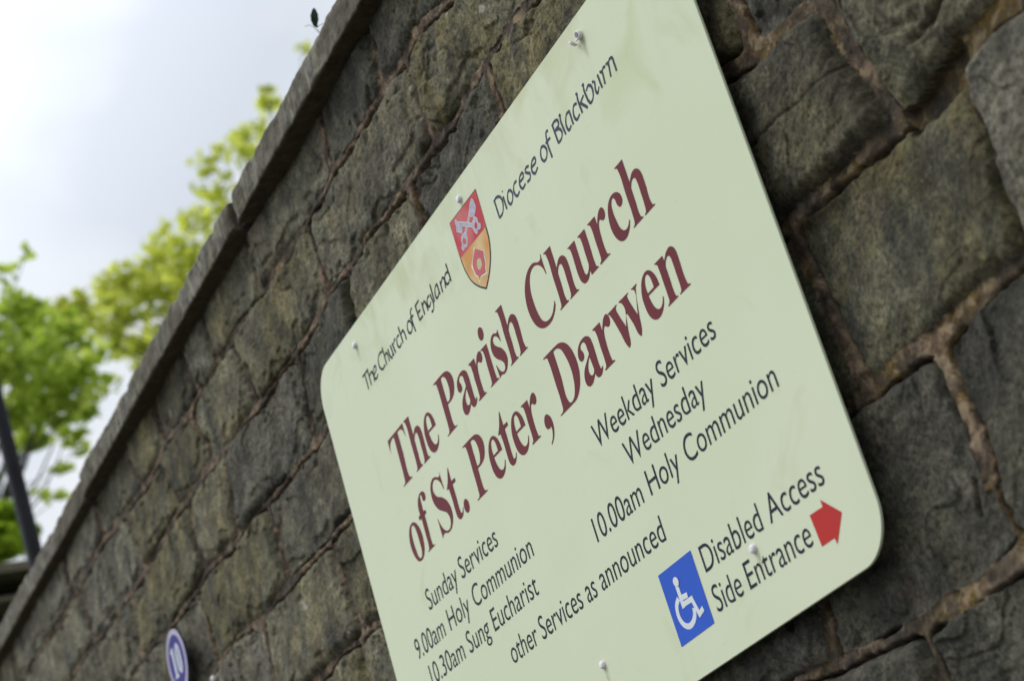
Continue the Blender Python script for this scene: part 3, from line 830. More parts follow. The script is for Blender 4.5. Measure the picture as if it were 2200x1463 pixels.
# ---- lettering data
HEAD_GLYPHS = {
  'T': ["6,935c 775,944c 775,839 775,684c 751,757 722,828 656,878 580,895 489,894c 487,482 467,107 485,53 535,23 600,8c 591,-4c 138,-5c 152,14c 225,23 257,53 265,115 281,487 299,883c 211,888 119,867 48,814 21,759 0,685c 0,812"],
  'h': ["16,944c 264,943c 262,570c 305,609 392,660 468,666 530,644 582,595 605,526 610,373 602,73 612,43 636,21 674,12c 673,-4c 364,-3c 359,10c 397,24 419,51 428,96 438,300 439,491 425,545 398,570 354,575 309,555 253,492c 249,292 247,82 260,42 280,27 311,14c 312,1c 0,-2c 0,13c 46,28 66,57 74,113 80,494 84,859 73,899 50,917 16,929c"],
  'e': ["510,362c 169,362c 176,306 202,213 242,140 292,96 354,83 425,108 495,189c 512,180c 462,90 400,33 320,-5 225,-15 142,8 71,62 20,158 0,288 7,418 56,536 135,629 230,673 306,678 372,655 434,602 486,508","359,402c 170,397c 166,462 180,543 206,592 252,626 301,623 339,581 358,504"],
  'n': ["8,655c 247,654c 257,572c 315,620 380,656 453,673 516,657 568,612 594,537 596,427 595,98 606,53 626,32 667,18c 662,3c 359,4c 354,17c 396,28 418,52 425,100 428,281 431,462 425,531 396,577 349,584 297,560 244,495c 243,290 242,98 250,60 268,35 305,18c 305,7c 2,3c 0,17c 43,35 68,66 71,116 72,335 68,548 64,595 47,621 9,637c"],
  'P': ["3,961c 440,960 518,955 619,928 706,866 761,762 753,645 705,562 627,493 521,458 325,447c 319,277 325,106 344,61 380,38 448,23c 447,11c 0,5c 3,23c 84,35 112,65 119,135 127,489 126,851 119,897 87,927 10,942c","333,914c 396,919 455,897 506,849 536,746 531,632 492,545 441,494 381,485 328,493c 329,704"],
  'a': ["406,667 484,608 508,519 508,312 515,114 523,92 551,88 580,107c 593,97c 562,52 503,12 442,-1 387,11 343,54 327,102c 256,47 165,5 66,11 11,59 0,142 34,230 108,300 202,350 331,420c 323,496 318,577 279,629 221,638 166,617 145,579 182,516 180,444 129,410 63,416 22,459 20,528 55,595 144,658 268,684","316,375c 325,273 335,165c 313,134 271,112 218,121 180,164 181,236 222,300"],
  'r': ["0,662c 250,662c 251,518c 308,595 374,654 440,681 485,678 525,642 539,583 518,524 481,497 428,499 393,523 357,547 319,534 279,471 253,329 256,98 264,58 289,35 332,27c 333,8c 6,5c 10,32c 49,39 67,72 72,118 71,341 71,565 62,605 34,634 0,645c"],
  ',': ["34,187 85,220 155,210 210,163 245,84 244,-18 196,-124 130,-190 24,-245c 29,-217c 107,-164 156,-91 170,-33 160,11c 125,-1 56,4 4,56 0,122"],
  'i': ["10,664c 265,666c 266,391 269,112 278,57 301,39 343,24c 340,10c 1,12c 0,28c 52,41 76,71 79,119 85,345 91,571 80,617 53,638 7,650c","98,937 147,985 222,979 275,922 270,832 211,774 133,781 85,851"],
  's': ["377,683c 379,459c 356,503 312,575 251,623 181,634 134,606 134,546 207,464 348,361 416,258 424,155 384,84 298,15 189,-4 99,20 52,18 11,-8c 0,231c 18,222c 60,132 146,51 219,37 267,69 278,134 229,198 90,304 11,412 3,518 46,619 119,675 223,684 306,649 340,652"],
  'C': ["842,983c 835,822 839,651c 821,657c 793,762 733,840 647,899 527,928 398,897 304,811 240,678 222,490 252,269 315,130 391,74 510,48 657,76 749,141 822,211c 818,142c 745,72 617,5 420,-14 226,39 93,147 7,340 0,562 78,762 205,894 370,974 553,982 750,914 805,931 830,985c"],
  'u': ["0,658c 250,658c 244,418 244,173 252,112 280,80 331,80 391,123 425,171c 426,373 427,575 419,607 392,627 360,639c 356,654c 605,655c 603,381 597,103 605,57 628,34 663,19c 665,7c 418,5c 413,84c 355,30 256,-12 158,-1 90,70 66,181 68,374 68,578 56,618 34,633 4,643c"],
  'c': ["491,462 440,425 380,429 336,488 322,573 294,619 248,619 202,578 176,470 188,320 230,169 295,102 369,83 453,113 500,160c 515,149c 472,82 381,11 265,-22 148,6 54,98 0,250 11,418 73,559 153,637 287,675 415,646 491,574"],
  'o': ["386,645 483,568 556,440 565,250 509,95 404,0 285,-28 172,-10 77,71 12,210 0,383 67,547 164,635 284,662","307,616 354,566 388,443 393,264 376,93 324,25 252,22 193,74 165,205 156,418 181,545 235,608"],
  'f': ["83,653c 91,776 137,872 216,940 309,970 426,958 493,900 493,838 439,792 374,797 342,847 346,908 323,933 280,924 261,833 254,658c 348,647c 348,588c 261,583c 256,331 247,82 257,42 294,17 353,5c 347,-3c 0,-8c 4,9c 64,23 81,63 93,317 105,572c 3,586c 4,643c"],
  'S': ["554,977c 557,835 562,659c 541,668c 509,771 440,863 355,916 254,929 166,880 133,788 194,683 409,565 543,452 608,322 608,176 540,68 432,-4 272,-19 111,22 48,10 2,-25c 2,133 0,333c 14,326c 57,206 136,91 238,27 353,17 445,74 478,165 432,267 306,354 136,459 41,592 18,729 55,863 139,945 263,979 372,957 490,911 533,924"],
  't': ["258,899c 255,661c 407,657c 408,598c 265,592c 264,358 264,125 274,85 304,65 354,79 396,132c 416,124c 368,53 290,1 176,0 110,63 96,151 98,368 83,583c 4,594c 0,606c 51,648 121,713 175,796 239,900c"],
  '.': ["27,177 78,213 140,206 195,150 199,57 140,-12 61,-14 9,40 0,116"],
  'D': ["0,960c 422,955 559,947 677,911 788,836 877,698 918,527 905,346 832,193 717,80 581,18 434,8 220,5 2,5c 3,24c 87,34 121,65 131,129 135,486 129,850 119,903 87,927 9,938c","347,911c 438,910 520,884 592,825 647,704 689,531 682,325 623,166 542,78 450,47 373,61 346,99 349,502"],
  'w': ["0,652c 296,660c 301,642c 260,633 244,600 257,543 362,275c 472,516 456,569 431,609 371,645c 370,658c 683,654c 673,639c 637,633 622,605 632,565 739,272c 788,386 852,553 844,602 816,626 779,642c 781,654c 958,653c 941,637c 910,622 877,560 777,282 677,-5 662,-17 645,-7 562,225 469,467c 387,228 296,-8 275,-14 263,-2 164,287 59,582 40,617 11,636c"],
}
HEAD_TEXT = [('T', -3.1574, 2.692), ('h', -3.0757, 2.692), ('e', -3.0063, 2.692), ('P', -2.9238, 2.692), ('a', -2.8434, 2.692), ('r', -2.7818, 2.692), ('i', -2.7292, 2.692), ('s', -2.6924, 2.692), ('h', -2.6461, 2.692), ('C', -2.5434, 2.692), ('h', -2.4527, 2.692), ('u', -2.3813, 2.692), ('r', -2.3097, 2.692), ('c', -2.2532, 2.692), ('h', -2.1988, 2.692), ('o', -3.181, 2.56), ('f', -3.1189, 2.56), ('S', -3.0485, 2.56), ('t', -2.9832, 2.56), ('.', -2.939, 2.56), ('P', -2.8848, 2.56), ('e', -2.8046, 2.56), ('t', -2.7525, 2.56), ('e', -2.7088, 2.56), ('r', -2.6547, 2.56), (',', -2.5991, 2.56), ('D', -2.5449, 2.56), ('a', -2.4468, 2.56), ('r', -2.3851, 2.56), ('w', -2.3324, 2.56), ('e', -2.2348, 2.56), ('n', -2.1803, 2.56)]
# strokes: tenths of a millimetre from the board's lower left corner (-3.4, 2.1)
DIOCESE = ['8570,8280 8571,7985', '8542,8289 8654,8300 8750,8267 8808,8183 8787,8085 8714,8008 8571,7985', '8894,8286 8888,8269', '8866,8202 8865,7982', '9119,8178 9167,8097 9126,8018 9021,7980 8973,8038 8992,8123 9051,8177 9119,8178', '9394,8181 9298,8176 9235,8119 9232,8027 9281,7978 9391,8002', '9467,8107 9640,8137 9636,8177 9558,8185 9470,8133 9453,8041 9496,7985 9623,7999', '9865,8167 9766,8184 9714,8159 9767,8100 9837,8042 9807,7995 9685,7986', '9931,8098 10105,8124 10104,8167 10029,8178 9936,8122 9917,8023 9966,7976 10102,8007', '10444,8174 10490,8089 10450,8004 10331,7977 10282,8039 10308,8142 10359,8185 10444,8174', '10689,8294 10618,8294 10582,8216 10571,7896', '10518,8167 10686,8168', '10849,8273 10858,7969', '10825,8279 10952,8292 11025,8257 11016,8190 10907,8175 10875,8167', '10890,8167 11001,8127 11040,8050 10989,7990 10858,7969', '11089,8282 11151,8288 11137,8278 11117,7963', '11413,8181 11307,8192 11232,8130 11204,8022 11233,7965 11333,7988', '11398,8186 11392,7965', '11650,8168 11540,8174 11491,8115 11483,8013 11512,7974 11636,7990', '11688,8275 11742,8283 11732,8269 11709,7963', '11883,8156 11736,8106', '11735,8115 11884,7948', '11916,8281 11982,8286 11968,8277 11947,8011', '11978,8159 12076,8194 12135,8148 12138,8050 12087,7976 11985,7961 11955,8023', '12191,8166 12246,8166 12214,8002 12235,7966 12324,8021', '12377,8183 12390,7956', '12450,8169 12488,8162 12487,7957', '12504,8134 12567,8172 12624,8162', '12651,8166 12697,8171 12679,7953', '12690,8120 12802,8178 12854,8153 12857,8082 12856,7941']
CHURCH = ['2136,8254 2442,8264', '2263,8248 2254,7955', '2417,8292 2415,7965', '2446,8141 2574,8155 2599,8111 2586,7959', '2612,8053 2793,8136 2795,8177 2708,8176 2620,8101 2630,8002 2682,7971 2806,8004', '3216,8259 3068,8267 2967,8211 2946,8074 3028,7993 3193,8009', '3257,8312 3256,7973', '3253,8137 3376,8150 3400,8108 3398,7974', '3459,8184 3494,8011 3527,7974 3610,8038', '3594,8191 3631,7972', '3686,8188 3733,7975', '3735,8143 3814,8188 3867,8192', '4040,8180 3933,8170 3887,8110 3893,8025 3937,7989 4065,8014', '4098,8306 4121,7987', '4125,8149 4237,8166 4267,8120 4278,7972', '4575,8192 4636,8111 4613,8031 4490,7990 4432,8039 4441,8136 4498,8190 4575,8192', '4808,8316 4727,8300 4687,8177 4701,7917', '4635,8193 4786,8189', '4950,8279 4968,7992', '4933,8277 5132,8298', '4948,8138 5089,8138', '4963,7999 5123,8010', '5216,8215 5201,7991', '5220,8152 5328,8178 5349,8137 5365,7983', '5548,8176 5465,8168 5408,8107 5422,8030 5481,8020 5550,8065', '5601,8179 5599,7940 5543,7899 5471,7905', '5688,8314 5677,7990', '5941,8180 5902,8195 5827,8163 5773,8071 5788,8004 5858,8003 5925,8052', '5934,8197 5942,7994', '6069,8177 6053,7977', '6078,8122 6203,8176 6228,8144 6196,7982', '6438,8154 6368,8179 6290,8161 6248,8084 6278,8013 6342,8000 6417,8035', '6437,8310 6449,7979']
CREST = {
  'shield': '8119,8768c 6967,8773c 6968,8450 6968,8129 7003,7876 7110,7624 7316,7413 7507,7285c 7681,7387 7826,7503 7960,7653 8074,7903 8090,8102 8107,8436',
  'red': '8107,8752c 6987,8759c 6974,8439 6978,8117c 7541,8108 8090,8102c 8108,8428',
  'key_up': '7905,8697 7933,8662 7956,8524c 7791,8421c 7787,8465 7735,8478 7708,8520c 7579,8444 7412,8338c 7388,8245 7318,8177 7237,8191 7156,8181 7136,8229 7182,8266 7204,8345 7291,8389 7356,8376 7489,8432 7695,8561 7857,8682',
  'key_side': '7195,8709c 7231,8681 7241,8645c 7476,8512 7695,8365c 7773,8397 7859,8391 7900,8326 7887,8274 7946,8219 7927,8184 7881,8179 7831,8199 7767,8160 7714,8196 7686,8279 7671,8332c 7517,8420 7371,8520c 7301,8426c 7225,8474 7137,8531c 7194,8633c 7162,8650c',
  'ring_side': '7830,8328 7845,8266 7792,8228 7745,8262 7759,8314',
  'ring_up': '7308,8326 7340,8271 7295,8220 7238,8243 7219,8291 7259,8330',
  'rose_edge': '7523,8044c 7563,7982 7680,7907 7824,7822c 7773,7768 7769,7666 7698,7555 7687,7472c 7560,7502 7472,7518 7345,7472c 7360,7561 7297,7632 7269,7751c 7254,7819 7336,7881 7439,7961',
  'rose': '7530,7995 7629,7935 7783,7829c 7745,7753 7728,7658 7673,7569 7655,7511c 7546,7531 7466,7543 7377,7515c 7376,7583 7326,7646 7303,7748c 7301,7809 7365,7880 7455,7953',
  'rose_heart': '7584,7801 7624,7743 7605,7679 7541,7645 7481,7647 7442,7705 7453,7774 7509,7811',
}
ARROW = '13652,974 13965,964 13961,1059 14292,762 13994,459 13979,545 13680,549'
PANEL = '9798,1591 10802,1594 10808,544 9817,534'
FIGURE = ['10192,1300 10197,1011', '10180,1023 10457,1014 10530,771 10630,799', '10174,1119 10351,1102', '10130,1135 10031,1065 9994,918 10064,774 10179,715 10317,736 10411,813 10436,893']
FIG_HEAD = '10243,1412 10282,1357 10257,1296 10191,1286 10146,1326 10142,1388 10190,1421'
SANS_OFFSET = -0.004
# service times: word, left edge, right edge, baseline
SANS = [
 [("Sunday", -3.1780, -3.0364, 2.4725), ("Services", -3.0201, -2.8584, 2.4730)],
 [("9.00am", -3.2781, -3.1400, 2.4146), ("Holy", -3.1167, -3.0231, 2.4150), ("Communion", -3.0020, -2.7526, 2.4155)],
 [("10.30am", -3.2469, -3.0893, 2.3574), ("Sung", -3.0684, -2.9751, 2.3578), ("Eucharist", -2.9569, -2.7726, 2.3588)],
 [("other", -2.9254, -2.8194, 2.2930), ("Services", -2.8044, -2.6488, 2.2930), ("as", -2.6320, -2.5977, 2.2931), ("announced", -2.5808, -2.3691, 2.2938)],
 [("Weekday", -2.4727, -2.2766, 2.4744), ("Services", -2.2592, -2.0965, 2.4743)],
 [("Wednesday", -2.4052, -2.1618, 2.4175)],
 [("10.00am", -2.5526, -2.3937, 2.3599), ("Holy", -2.3711, -2.2772, 2.3603), ("Communion", -2.2568, -2.0041, 2.3599)],
 [("Disabled", -2.2999, -2.1375, 2.2191), ("Access", -2.1193, -1.9815, 2.2190)],
 [("Side", -2.3022, -2.2280, 2.1628), ("Entrance", -2.2112, -2.0461, 2.1627)],
]

# ------------------------------------------------------------------ the notice board
BX0, BX1, BZ0, BZ1, BY = -3.394, -1.899, 2.1005, 3.021, 1.480
board = thing("notice_board", "large pale green church notice board with maroon heading, screwed to the stone wall", "notice board", (-2.6465, BY, BZ0))

def catmull(points, closed=True, step=5):
    """points: (x, z, corner); smooth between corners"""
    n = len(points)
    out = []
    for i in range(n if closed else n - 1):
        p1 = points[i]; p2 = points[(i + 1) % n]
        p0 = points[i - 1] if (closed or i > 0) else None
        p3 = points[(i + 2) % n] if (closed or i + 2 < n) else None
        out.append((p1[0], p1[1]))
        if p1[2] and p2[2]:
            continue
        a, b = Vector(p1[:2]), Vector(p2[:2])
        L = (b - a).length
        def tang(prev, cur, nxt):
            u = (cur - prev); w = (nxt - cur)
            lu, lw = max(u.length, 1e-9), max(w.length, 1e-9)
            tt = u / lu * lw + w / lw * lu
            return tt / (lu + lw)
        ta = (b - a) / max(L, 1e-9) if (p1[2] or p0 is None) else tang(Vector(p0[:2]), a, b)
        tb = (b - a) / max(L, 1e-9) if (p2[2] or p3 is None) else tang(a, b, Vector(p3[:2]))
        for k in range(1, step):
            s = k / step
            q = a * (2 * s**3 - 3 * s**2 + 1) + ta * L * (s**3 - 2 * s**2 + s) + b * (-2 * s**3 + 3 * s**2) + tb * L * (s**3 - s**2)
            out.append((q.x, q.y))
    if not closed:
        out.append((points[-1][0], points[-1][1]))
    return out

def parse(s):
    r = []
    for t in s.split():
        c = t.endswith("c")
        x, z = t.rstrip("c").split(",")
        r.append((float(x) * 1e-4, float(z) * 1e-4, c))
    return r

def fill_contours(V, F, contours, y):
    """tessellate outlines (first is the outer one, or several separate ones) at depth y"""
    vl = [[Vector((x, z, 0)) for x, z in c] for c in contours]
    base = len(V)
    flat = [p for c in contours for p in c]
    for t in tessellate_polygon(vl):
        a, b, c = (flat[i] for i in t)
        if (b[0] - a[0]) * (c[1] - a[1]) - (b[1] - a[1]) * (c[0] - a[0]) < 0:
            t = (t[0], t[2], t[1])
        F.append(tuple(base + i for i in t))
    V.extend((x, y, z) for x, z in flat)

def stroke(V, F, pts, y, wfun):
    """a pen stroke along pts = [(x, z)]; wfun(direction angle) = width vector of the nib"""
    n = len(pts)
    base = len(V)
    for i in range(n):
        a = Vector(pts[max(0, i - 1)]); b = Vector(pts[min(n - 1, i + 1)])
        t = (b - a).normalized()
        nx, nz = -t.y, t.x
        w = wfun(math.atan2(t.y, t.x), i / max(1, n - 1)) / 2
        V.append((pts[i][0] + nx * w, y, pts[i][1] + nz * w))
        V.append((pts[i][0] - nx * w, y, pts[i][1] - nz * w))
    for i in range(n - 1):
        F.append((base + 2 * i, base + 2 * i + 1, base + 2 * i + 3, base + 2 * i + 2))

def merge_flat(V, F, y):
    """the union of overlapping flat strokes as one clean sheet"""
    res = delaunay_2d_cdt([Vector((v[0], v[2])) for v in V], [], [list(f) for f in F], 0, 1e-6)
    P = np.array([(v[0], v[2]) for v in V])
    T = np.array([[P[i] for i in f] for f in F])                     # the stroke quads
    out = []
    vv = np.array([(p.x, p.y) for p in res[0]])
    for f in res[2]:
        c = vv[list(f)].mean(0)
        near = np.abs(T.mean(1) - c).max(1) < 0.02
        for q4 in T[near]:
            e1 = np.roll(q4, -1, 0) - q4
            cr = e1[:, 0] * (c[1] - q4[:, 1]) - e1[:, 1] * (c[0] - q4[:, 0])
            if (cr >= -1e-12).all() or (cr <= 1e-12).all():
                out.append(tuple(f)); break
    return [(p[0], y, p[1]) for p in vv], out

def flat_part(name, V, F, mat, parent, label=None):
    return link(name, mesh_from(name, V, F), mat, parent, label=label)

# panel with rounded corners and a thin edge
def rounded_rect(x0, z0, x1, z1, r, n=14):
    pts = []
    for cxx, czz, a0 in ((x1 - r, z1 - r, 0), (x0 + r, z1 - r, 90), (x0 + r, z0 + r, 180), (x1 - r, z0 + r, 270)):
        for k in range(n + 1):
            a = R(a0 + 90 * k / n)
            pts.append((cxx + r * math.cos(a), czz + r * math.sin(a)))
    return pts
bm = bmesh.new()
rr = rounded_rect(BX0, BZ0, BX1, BZ1, 0.066)
ri = rounded_rect(BX0 + 0.0006, BZ0 + 0.0006, BX1 - 0.0006, BZ1 - 0.0006, 0.0655)
L0 = [bm.verts.new((x, BY, z)) for x, z in ri]
L1 = [bm.verts.new((x, BY + 0.0006, z)) for x, z in rr]
L2 = [bm.verts.new((x, BY + 0.0035, z)) for x, z in rr]
bm.faces.new(L0); bm.faces.new(L2[::-1])
for A, B in ((L0, L1), (L1, L2)):
    for k in range(len(rr)):
        k2 = (k + 1) % len(rr)
        bm.faces.new((A[k], A[k2], B[k2], B[k]))
link("board_panel", bm_mesh("board_panel", bm), M_BOARD, board)
# battens hold it off the stones
for bx in (-3.18, -2.645, -2.175):
    bm = bmesh.new()
    box(bm, (bx - 0.02, BY + 0.0035, 2.17), (bx + 0.02, WALL_Y + 0.012, 3.0))
    link("batten", bm_mesh("batten", bm), M_STEEL, board)

YT = BY - 0.0004
# the big heading: outlines of a bold condensed roman
for line_z, label in ((2.692, "maroon heading, upper line"), (2.56, "maroon heading, lower line")):
    V, F = [], []
    for ch, x, bl in HEAD_TEXT:
        if abs(bl - line_z) > 0.01:
            continue
        cs = [catmull([(px + x, pz + bl, c) for px, pz, c in parse(s)]) for s in HEAD_GLYPHS[ch]]
        if ch == 'i':
            for c in cs:
                fill_contours(V, F, [c], YT)
        else:
            fill_contours(V, F, cs, YT)
    flat_part("heading_lettering", V, F, M_MAROON, board, label)

# the two lines in a calligraphic hand: broad nib strokes
def nib(width, thin, ang):
    return lambda a, t: thin + (width - thin) * abs(math.sin(a - ang)) ** 1.1
for data, mat, label, w in ((DIOCESE, M_GREYBLUE, "faded grey-blue calligraphic line", 0.0050), (CHURCH, M_SLATE, "dark calligraphic line", 0.0047)):
    V, F = [], []
    for k, s in enumerate(data):
        pts = [(x - 3.4, z + 2.1, False) for x, z, c in parse(s)]
        stroke(V, F, catmull(pts, closed=False, step=6), YT, nib(w, w * 0.5, R(38)))
    V, F = merge_flat(V, F, YT)
    flat_part("calligraphic_lettering", V, F, mat, board, label)

# service times: the plain humanist sans
_probe = {}
def text_mesh(body):
    cu = bpy.data.curves.new("lettering_outline", 'FONT')
    cu.body = body
    cu.size = 1.0
    cu.fill_mode = 'FRONT'
    cu.resolution_u = 6
    cu.offset = SANS_OFFSET
    o = bpy.data.objects.new("lettering_outline", cu)
    COL.objects.link(o)
    dg = bpy.context.evaluated_depsgraph_get()
    me = bpy.data.meshes.new_from_object(o.evaluated_get(dg))
    bpy.data.objects.remove(o)
    bpy.data.curves.remove(cu)
    return me
hm = text_mesh("H")
CAP_H = max(v.co.y for v in hm.vertices)
def word(V, F, body, x0, x1, z, cap=0.0366, y=YT):
    me = text_mesh(body)
    xs = [v.co.x for v in me.vertices]
    a, b_ = min(xs), max(xs)
    sx = (x1 - x0) / (b_ - a); sz = cap / CAP_H
    base = len(V)
    V.extend((x0 + (v.co.x - a) * sx, y, z + v.co.y * sz) for v in me.vertices)
    for p in me.polygons:
        F.append(tuple(base + i for i in p.vertices))
    bpy.data.meshes.remove(me)
for line in SANS:
    for body, x0, x1, z in line:
        V, F = [], []
        word(V, F, body, x0, x1, z)
        flat_part("service_lettering", V, F, M_SLATE, board, None)

# coat of arms
def outline(s, step=6):
    return catmull([(x - 3.4, z + 2.1, c) for x, z, c in parse(s)], step=step)
def grow(c, d):
    """offset a closed outline outwards by d"""
    n = len(c); ar = sum(c[i][0] * c[(i + 1) % n][1] - c[(i + 1) % n][0] * c[i][1] for i in range(n))
    sg = 1 if ar > 0 else -1
    out = []
    for i in range(n):
        t = (Vector(c[(i + 1) % n]) - Vector(c[i - 1]))
        if t.length < 1e-9:
            out.append(c[i]); continue
        t.normalize()
        out.append((c[i][0] + t.y * d * sg, c[i][1] - t.x * d * sg))
    return out
sh = outline(CREST["shield"])
V, F = [], []; fill_contours(V, F, [sh], YT)
crest = flat_part("coat_of_arms", V, F, M_CREST_LINE, board, "red and gold shield with crossed keys above a rose")
inner = grow(sh, -0.0030)
V, F = [], []; fill_contours(V, F, [inner], YT - 0.0001)
flat_part("gold_field", V, F, M_CREST_GOLD, crest)
V, F = [], []; fill_contours(V, F, [outline(CREST["red"])], YT - 0.0002)
flat_part("red_field", V, F, M_CREST_RED, crest)
for k, (nm, ring) in enumerate((("key_up", "ring_up"), ("key_side", "ring_side"))):
    yk = YT - 0.0003 - 0.0003 * k
    o_ = outline(CREST[nm])
    V, F = [], []; fill_contours(V, F, [grow(o_, 0.0010)], yk)
    flat_part("key_outline", V, F, M_SILVER_LINE, crest)
    V, F = [], []; fill_contours(V, F, [o_], yk - 0.0001)
    flat_part("key", V, F, M_SILVER, crest)
    V, F = [], []; fill_contours(V, F, [outline(CREST[ring])], yk - 0.0002)
    flat_part("key_ring_opening", V, F, M_CREST_RED, crest)
for nm, key, mat, yy in (("rose_outline", "rose_edge", M_ROSE_LINE, 0.0002), ("rose", "rose", M_ROSE, 0.0003), ("rose_heart", "rose_heart", M_HEART, 0.0004)):
    V, F = [], []; fill_contours(V, F, [outline(CREST[key])], YT - yy)
    flat_part(nm, V, F, mat, crest)

# access panel and arrow
def poly(s):
    return [(x - 3.4, z + 2.1) for x, z, c in parse(s)]
V, F = [], []; fill_contours(V, F, [poly(PANEL)], YT)
acc = flat_part("access_panel", V, F, M_BLUE, board, "blue square with a white wheelchair figure")
V, F = [], []
for k, s in enumerate(FIGURE):
    smooth_it = k == 3
    p = [(x - 3.4, z + 2.1, not smooth_it) for x, z, c in parse(s)]
    if smooth_it:
        stroke(V, F, catmull(p, closed=False, step=8), YT - 0.0002, lambda a, t: 0.0082)
    else:
        pp = [q[:2] for q in p]
        for j, (a, b_) in enumerate(zip(pp[:-1], pp[1:])):
            a, b_ = Vector(a), Vector(b_)
            u = (b_ - a).normalized() * 0.0036
            stroke(V, F, [tuple(a - u * (0.9 if j else 0)), tuple(b_ + u)], YT - 0.0003 - 0.0001 * k - 0.00003 * j, lambda a_, t: 0.0086 if k == 0 else 0.0076)
fill_contours(V, F, [catmull([(x - 3.4, z + 2.1, False) for x, z, c in parse(FIG_HEAD)])], YT - 0.0008)
flat_part("wheelchair_figure", V, F, M_WHITE_PRINT, acc)
V, F = [], []; fill_contours(V, F, [poly(ARROW)], YT)
flat_part("direction_arrow", V, F, M_RED, board, "fat red arrow pointing right")

# white plastic screw caps
def cap(cx, cz, seed):
    bm = bmesh.new()
    r = 0.0062
    lathe_y(bm, cx, cz, [(r * 1.03, BY + 0.0002), (r * 1.03, BY - 0.0012), (r * 0.97, BY - 0.0014), (r * 0.97, BY - 0.0034), (r * 0.86, BY - 0.0046), (r * 0.5, BY - 0.0053), (0, BY - 0.0055)], 28)
    link("screw_cap", bm_mesh("screw_cap", bm), M_CAP, board, smooth=True)
for cx_, cz_ in ((-2.647, 2.991), (-3.180, 2.987), (-2.174, 2.206), (-2.6445, 2.201), (-3.180, 2.203)):
    cap(cx_, cz_, 0)
# one cap has sprung open: ring round the screw head, lid hanging from its hinge
bm = bmesh.new()
ocx, ocz = -2.1715, 2.990
lathe_y(bm, ocx, ocz, [(0.0070, BY + 0.0002), (0.0070, BY - 0.0052), (0.0060, BY - 0.0064), (0.0048, BY - 0.0060), (0.0045, BY - 0.0016)], 28)
oc = link("screw_cap", bm_mesh("screw_cap", bm), M_CAP, board, smooth=True, label="open screw cap with its lid hanging off")
bm = bmesh.new()
lathe_y(bm, ocx, ocz, [(0.0047, BY - 0.0014), (0.0030, BY - 0.0026), (0, BY - 0.0028)], 24)
link("screw_head", bm_mesh("screw_head", bm), M_STEEL, oc, smooth=True)
bm = bmesh.new()
lathe_y(bm, 0, 0, [(0, -0.0028), (0.0045, -0.0026), (0.0064, -0.0012), (0.0066, 0.0022), (0.0057, 0.0022), (0.0054, 0.0), (0, -0.0004)], 28)
bmesh.ops.transform(bm, verts=bm.verts, matrix=Matrix.Translation((ocx - 0.0115, BY - 0.0085, ocz - 0.0062)) @ Matrix.Rotation(R(-62), 4, 'Z') @ Matrix.Rotation(R(38), 4, 'X'))
box(bm, (ocx - 0.0085, BY - 0.0050, ocz - 0.0058), (ocx - 0.0042, BY - 0.0042, ocz - 0.0032))
link("cap_lid", bm_mesh("cap_lid", bm), M_CAP, oc, smooth=True)

# ------------------------------------------------------------------ the round number badge further along the wall
BGX, BGZ, BGR, BGY = -4.634, 2.8545, 0.0765, 1.486
badge = thing("number_badge", "small round blue badge with the number 10 on the wall below the coping", "badge", (BGX, BGY, BGZ))
bm = bmesh.new()
lathe_y(bm, BGX, BGZ, [(0.0, BGY + 0.006), (BGR, BGY + 0.006), (BGR, BGY + 0.0006)], 64)
link("backing_disc", bm_mesh("backing_disc", bm), M_BADGE_EDGE, badge, smooth=False)
bm = bmesh.new()
lathe_y(bm, BGX, BGZ, [(BGR, BGY + 0.0006), (BGR - 0.001, BGY), (BGR * 0.83, BGY), (BGR * 0.83, BGY + 0.0007)], 64)
link("rim", bm_mesh("rim", bm), M_BADGE_RIM, badge)
bm = bmesh.new()
lathe_y(bm, BGX, BGZ, [(BGR * 0.835, BGY + 0.0005), (0, BGY + 0.0004)], 64)
link("blue_face", bm_mesh("blue_face", bm), M_BADGE, badge)
V, F = [], []
s_ = 0.00078
def bp(pts, ox):
    return [(BGX + (x + ox) * s_ * 1.05, BGZ + 0.002 + z * s_, c) for x, z, c in pts]
one = [(0, 36, True), (20, 47, True), (26, 47, True), (26, -36, True), (28, -41, True), (38, -43, True), (38, -47, True), (-2, -47, True), (-2, -43, True), (8, -41, True), (10, -36, True), (10, 31, True), (7, 34, True), (0, 31, True)]
fill_contours(V, F, [catmull(bp(one, -43))], BGY - 0.0002)
zo = [(23, 47, False), (38, 36, False), (45, 0, False), (38, -36, False), (23, -47, False), (8, -36, False), (1, 0, False), (8, 36, False)]
zi = [(23, 41, False), (27, 32, False), (29.5, 0, False), (27, -32, False), (23, -41, False), (19, -32, False), (16.5, 0, False), (19, 32, False)]
fill_contours(V, F, [catmull(bp(zo, 0)), catmull(bp(zi, 0))], BGY - 0.0002)
flat_part("numerals", V, F, M_WHITE_PRINT, badge)
bm = bmesh.new()
lathe_y(bm, BGX, BGZ, [(0.012, BGY + 0.006), (0.012, WALL_Y + 0.02)], 16)
link("spacer", bm_mesh("spacer", bm), M_STEEL, badge)

# a white fixing left in the wall to the right of the badge
bm = bmesh.new()
fx, fz, fy = -4.447, 2.748, 1.500
lathe_y(bm, fx, fz, [(0.0, fy + 0.02), (0.006, fy + 0.02), (0.006, fy + 0.004), (0.008, fy + 0.003), (0.008, fy - 0.001), (0.006, fy - 0.004), (0.0, fy - 0.007)], 20)
fo = link("wall_fixing", bm_mesh("wall_fixing", bm), M_CAP, None, smooth=True)
tag(fo, "tiny white fixing stuck in the wall beside the round badge", "fixing")

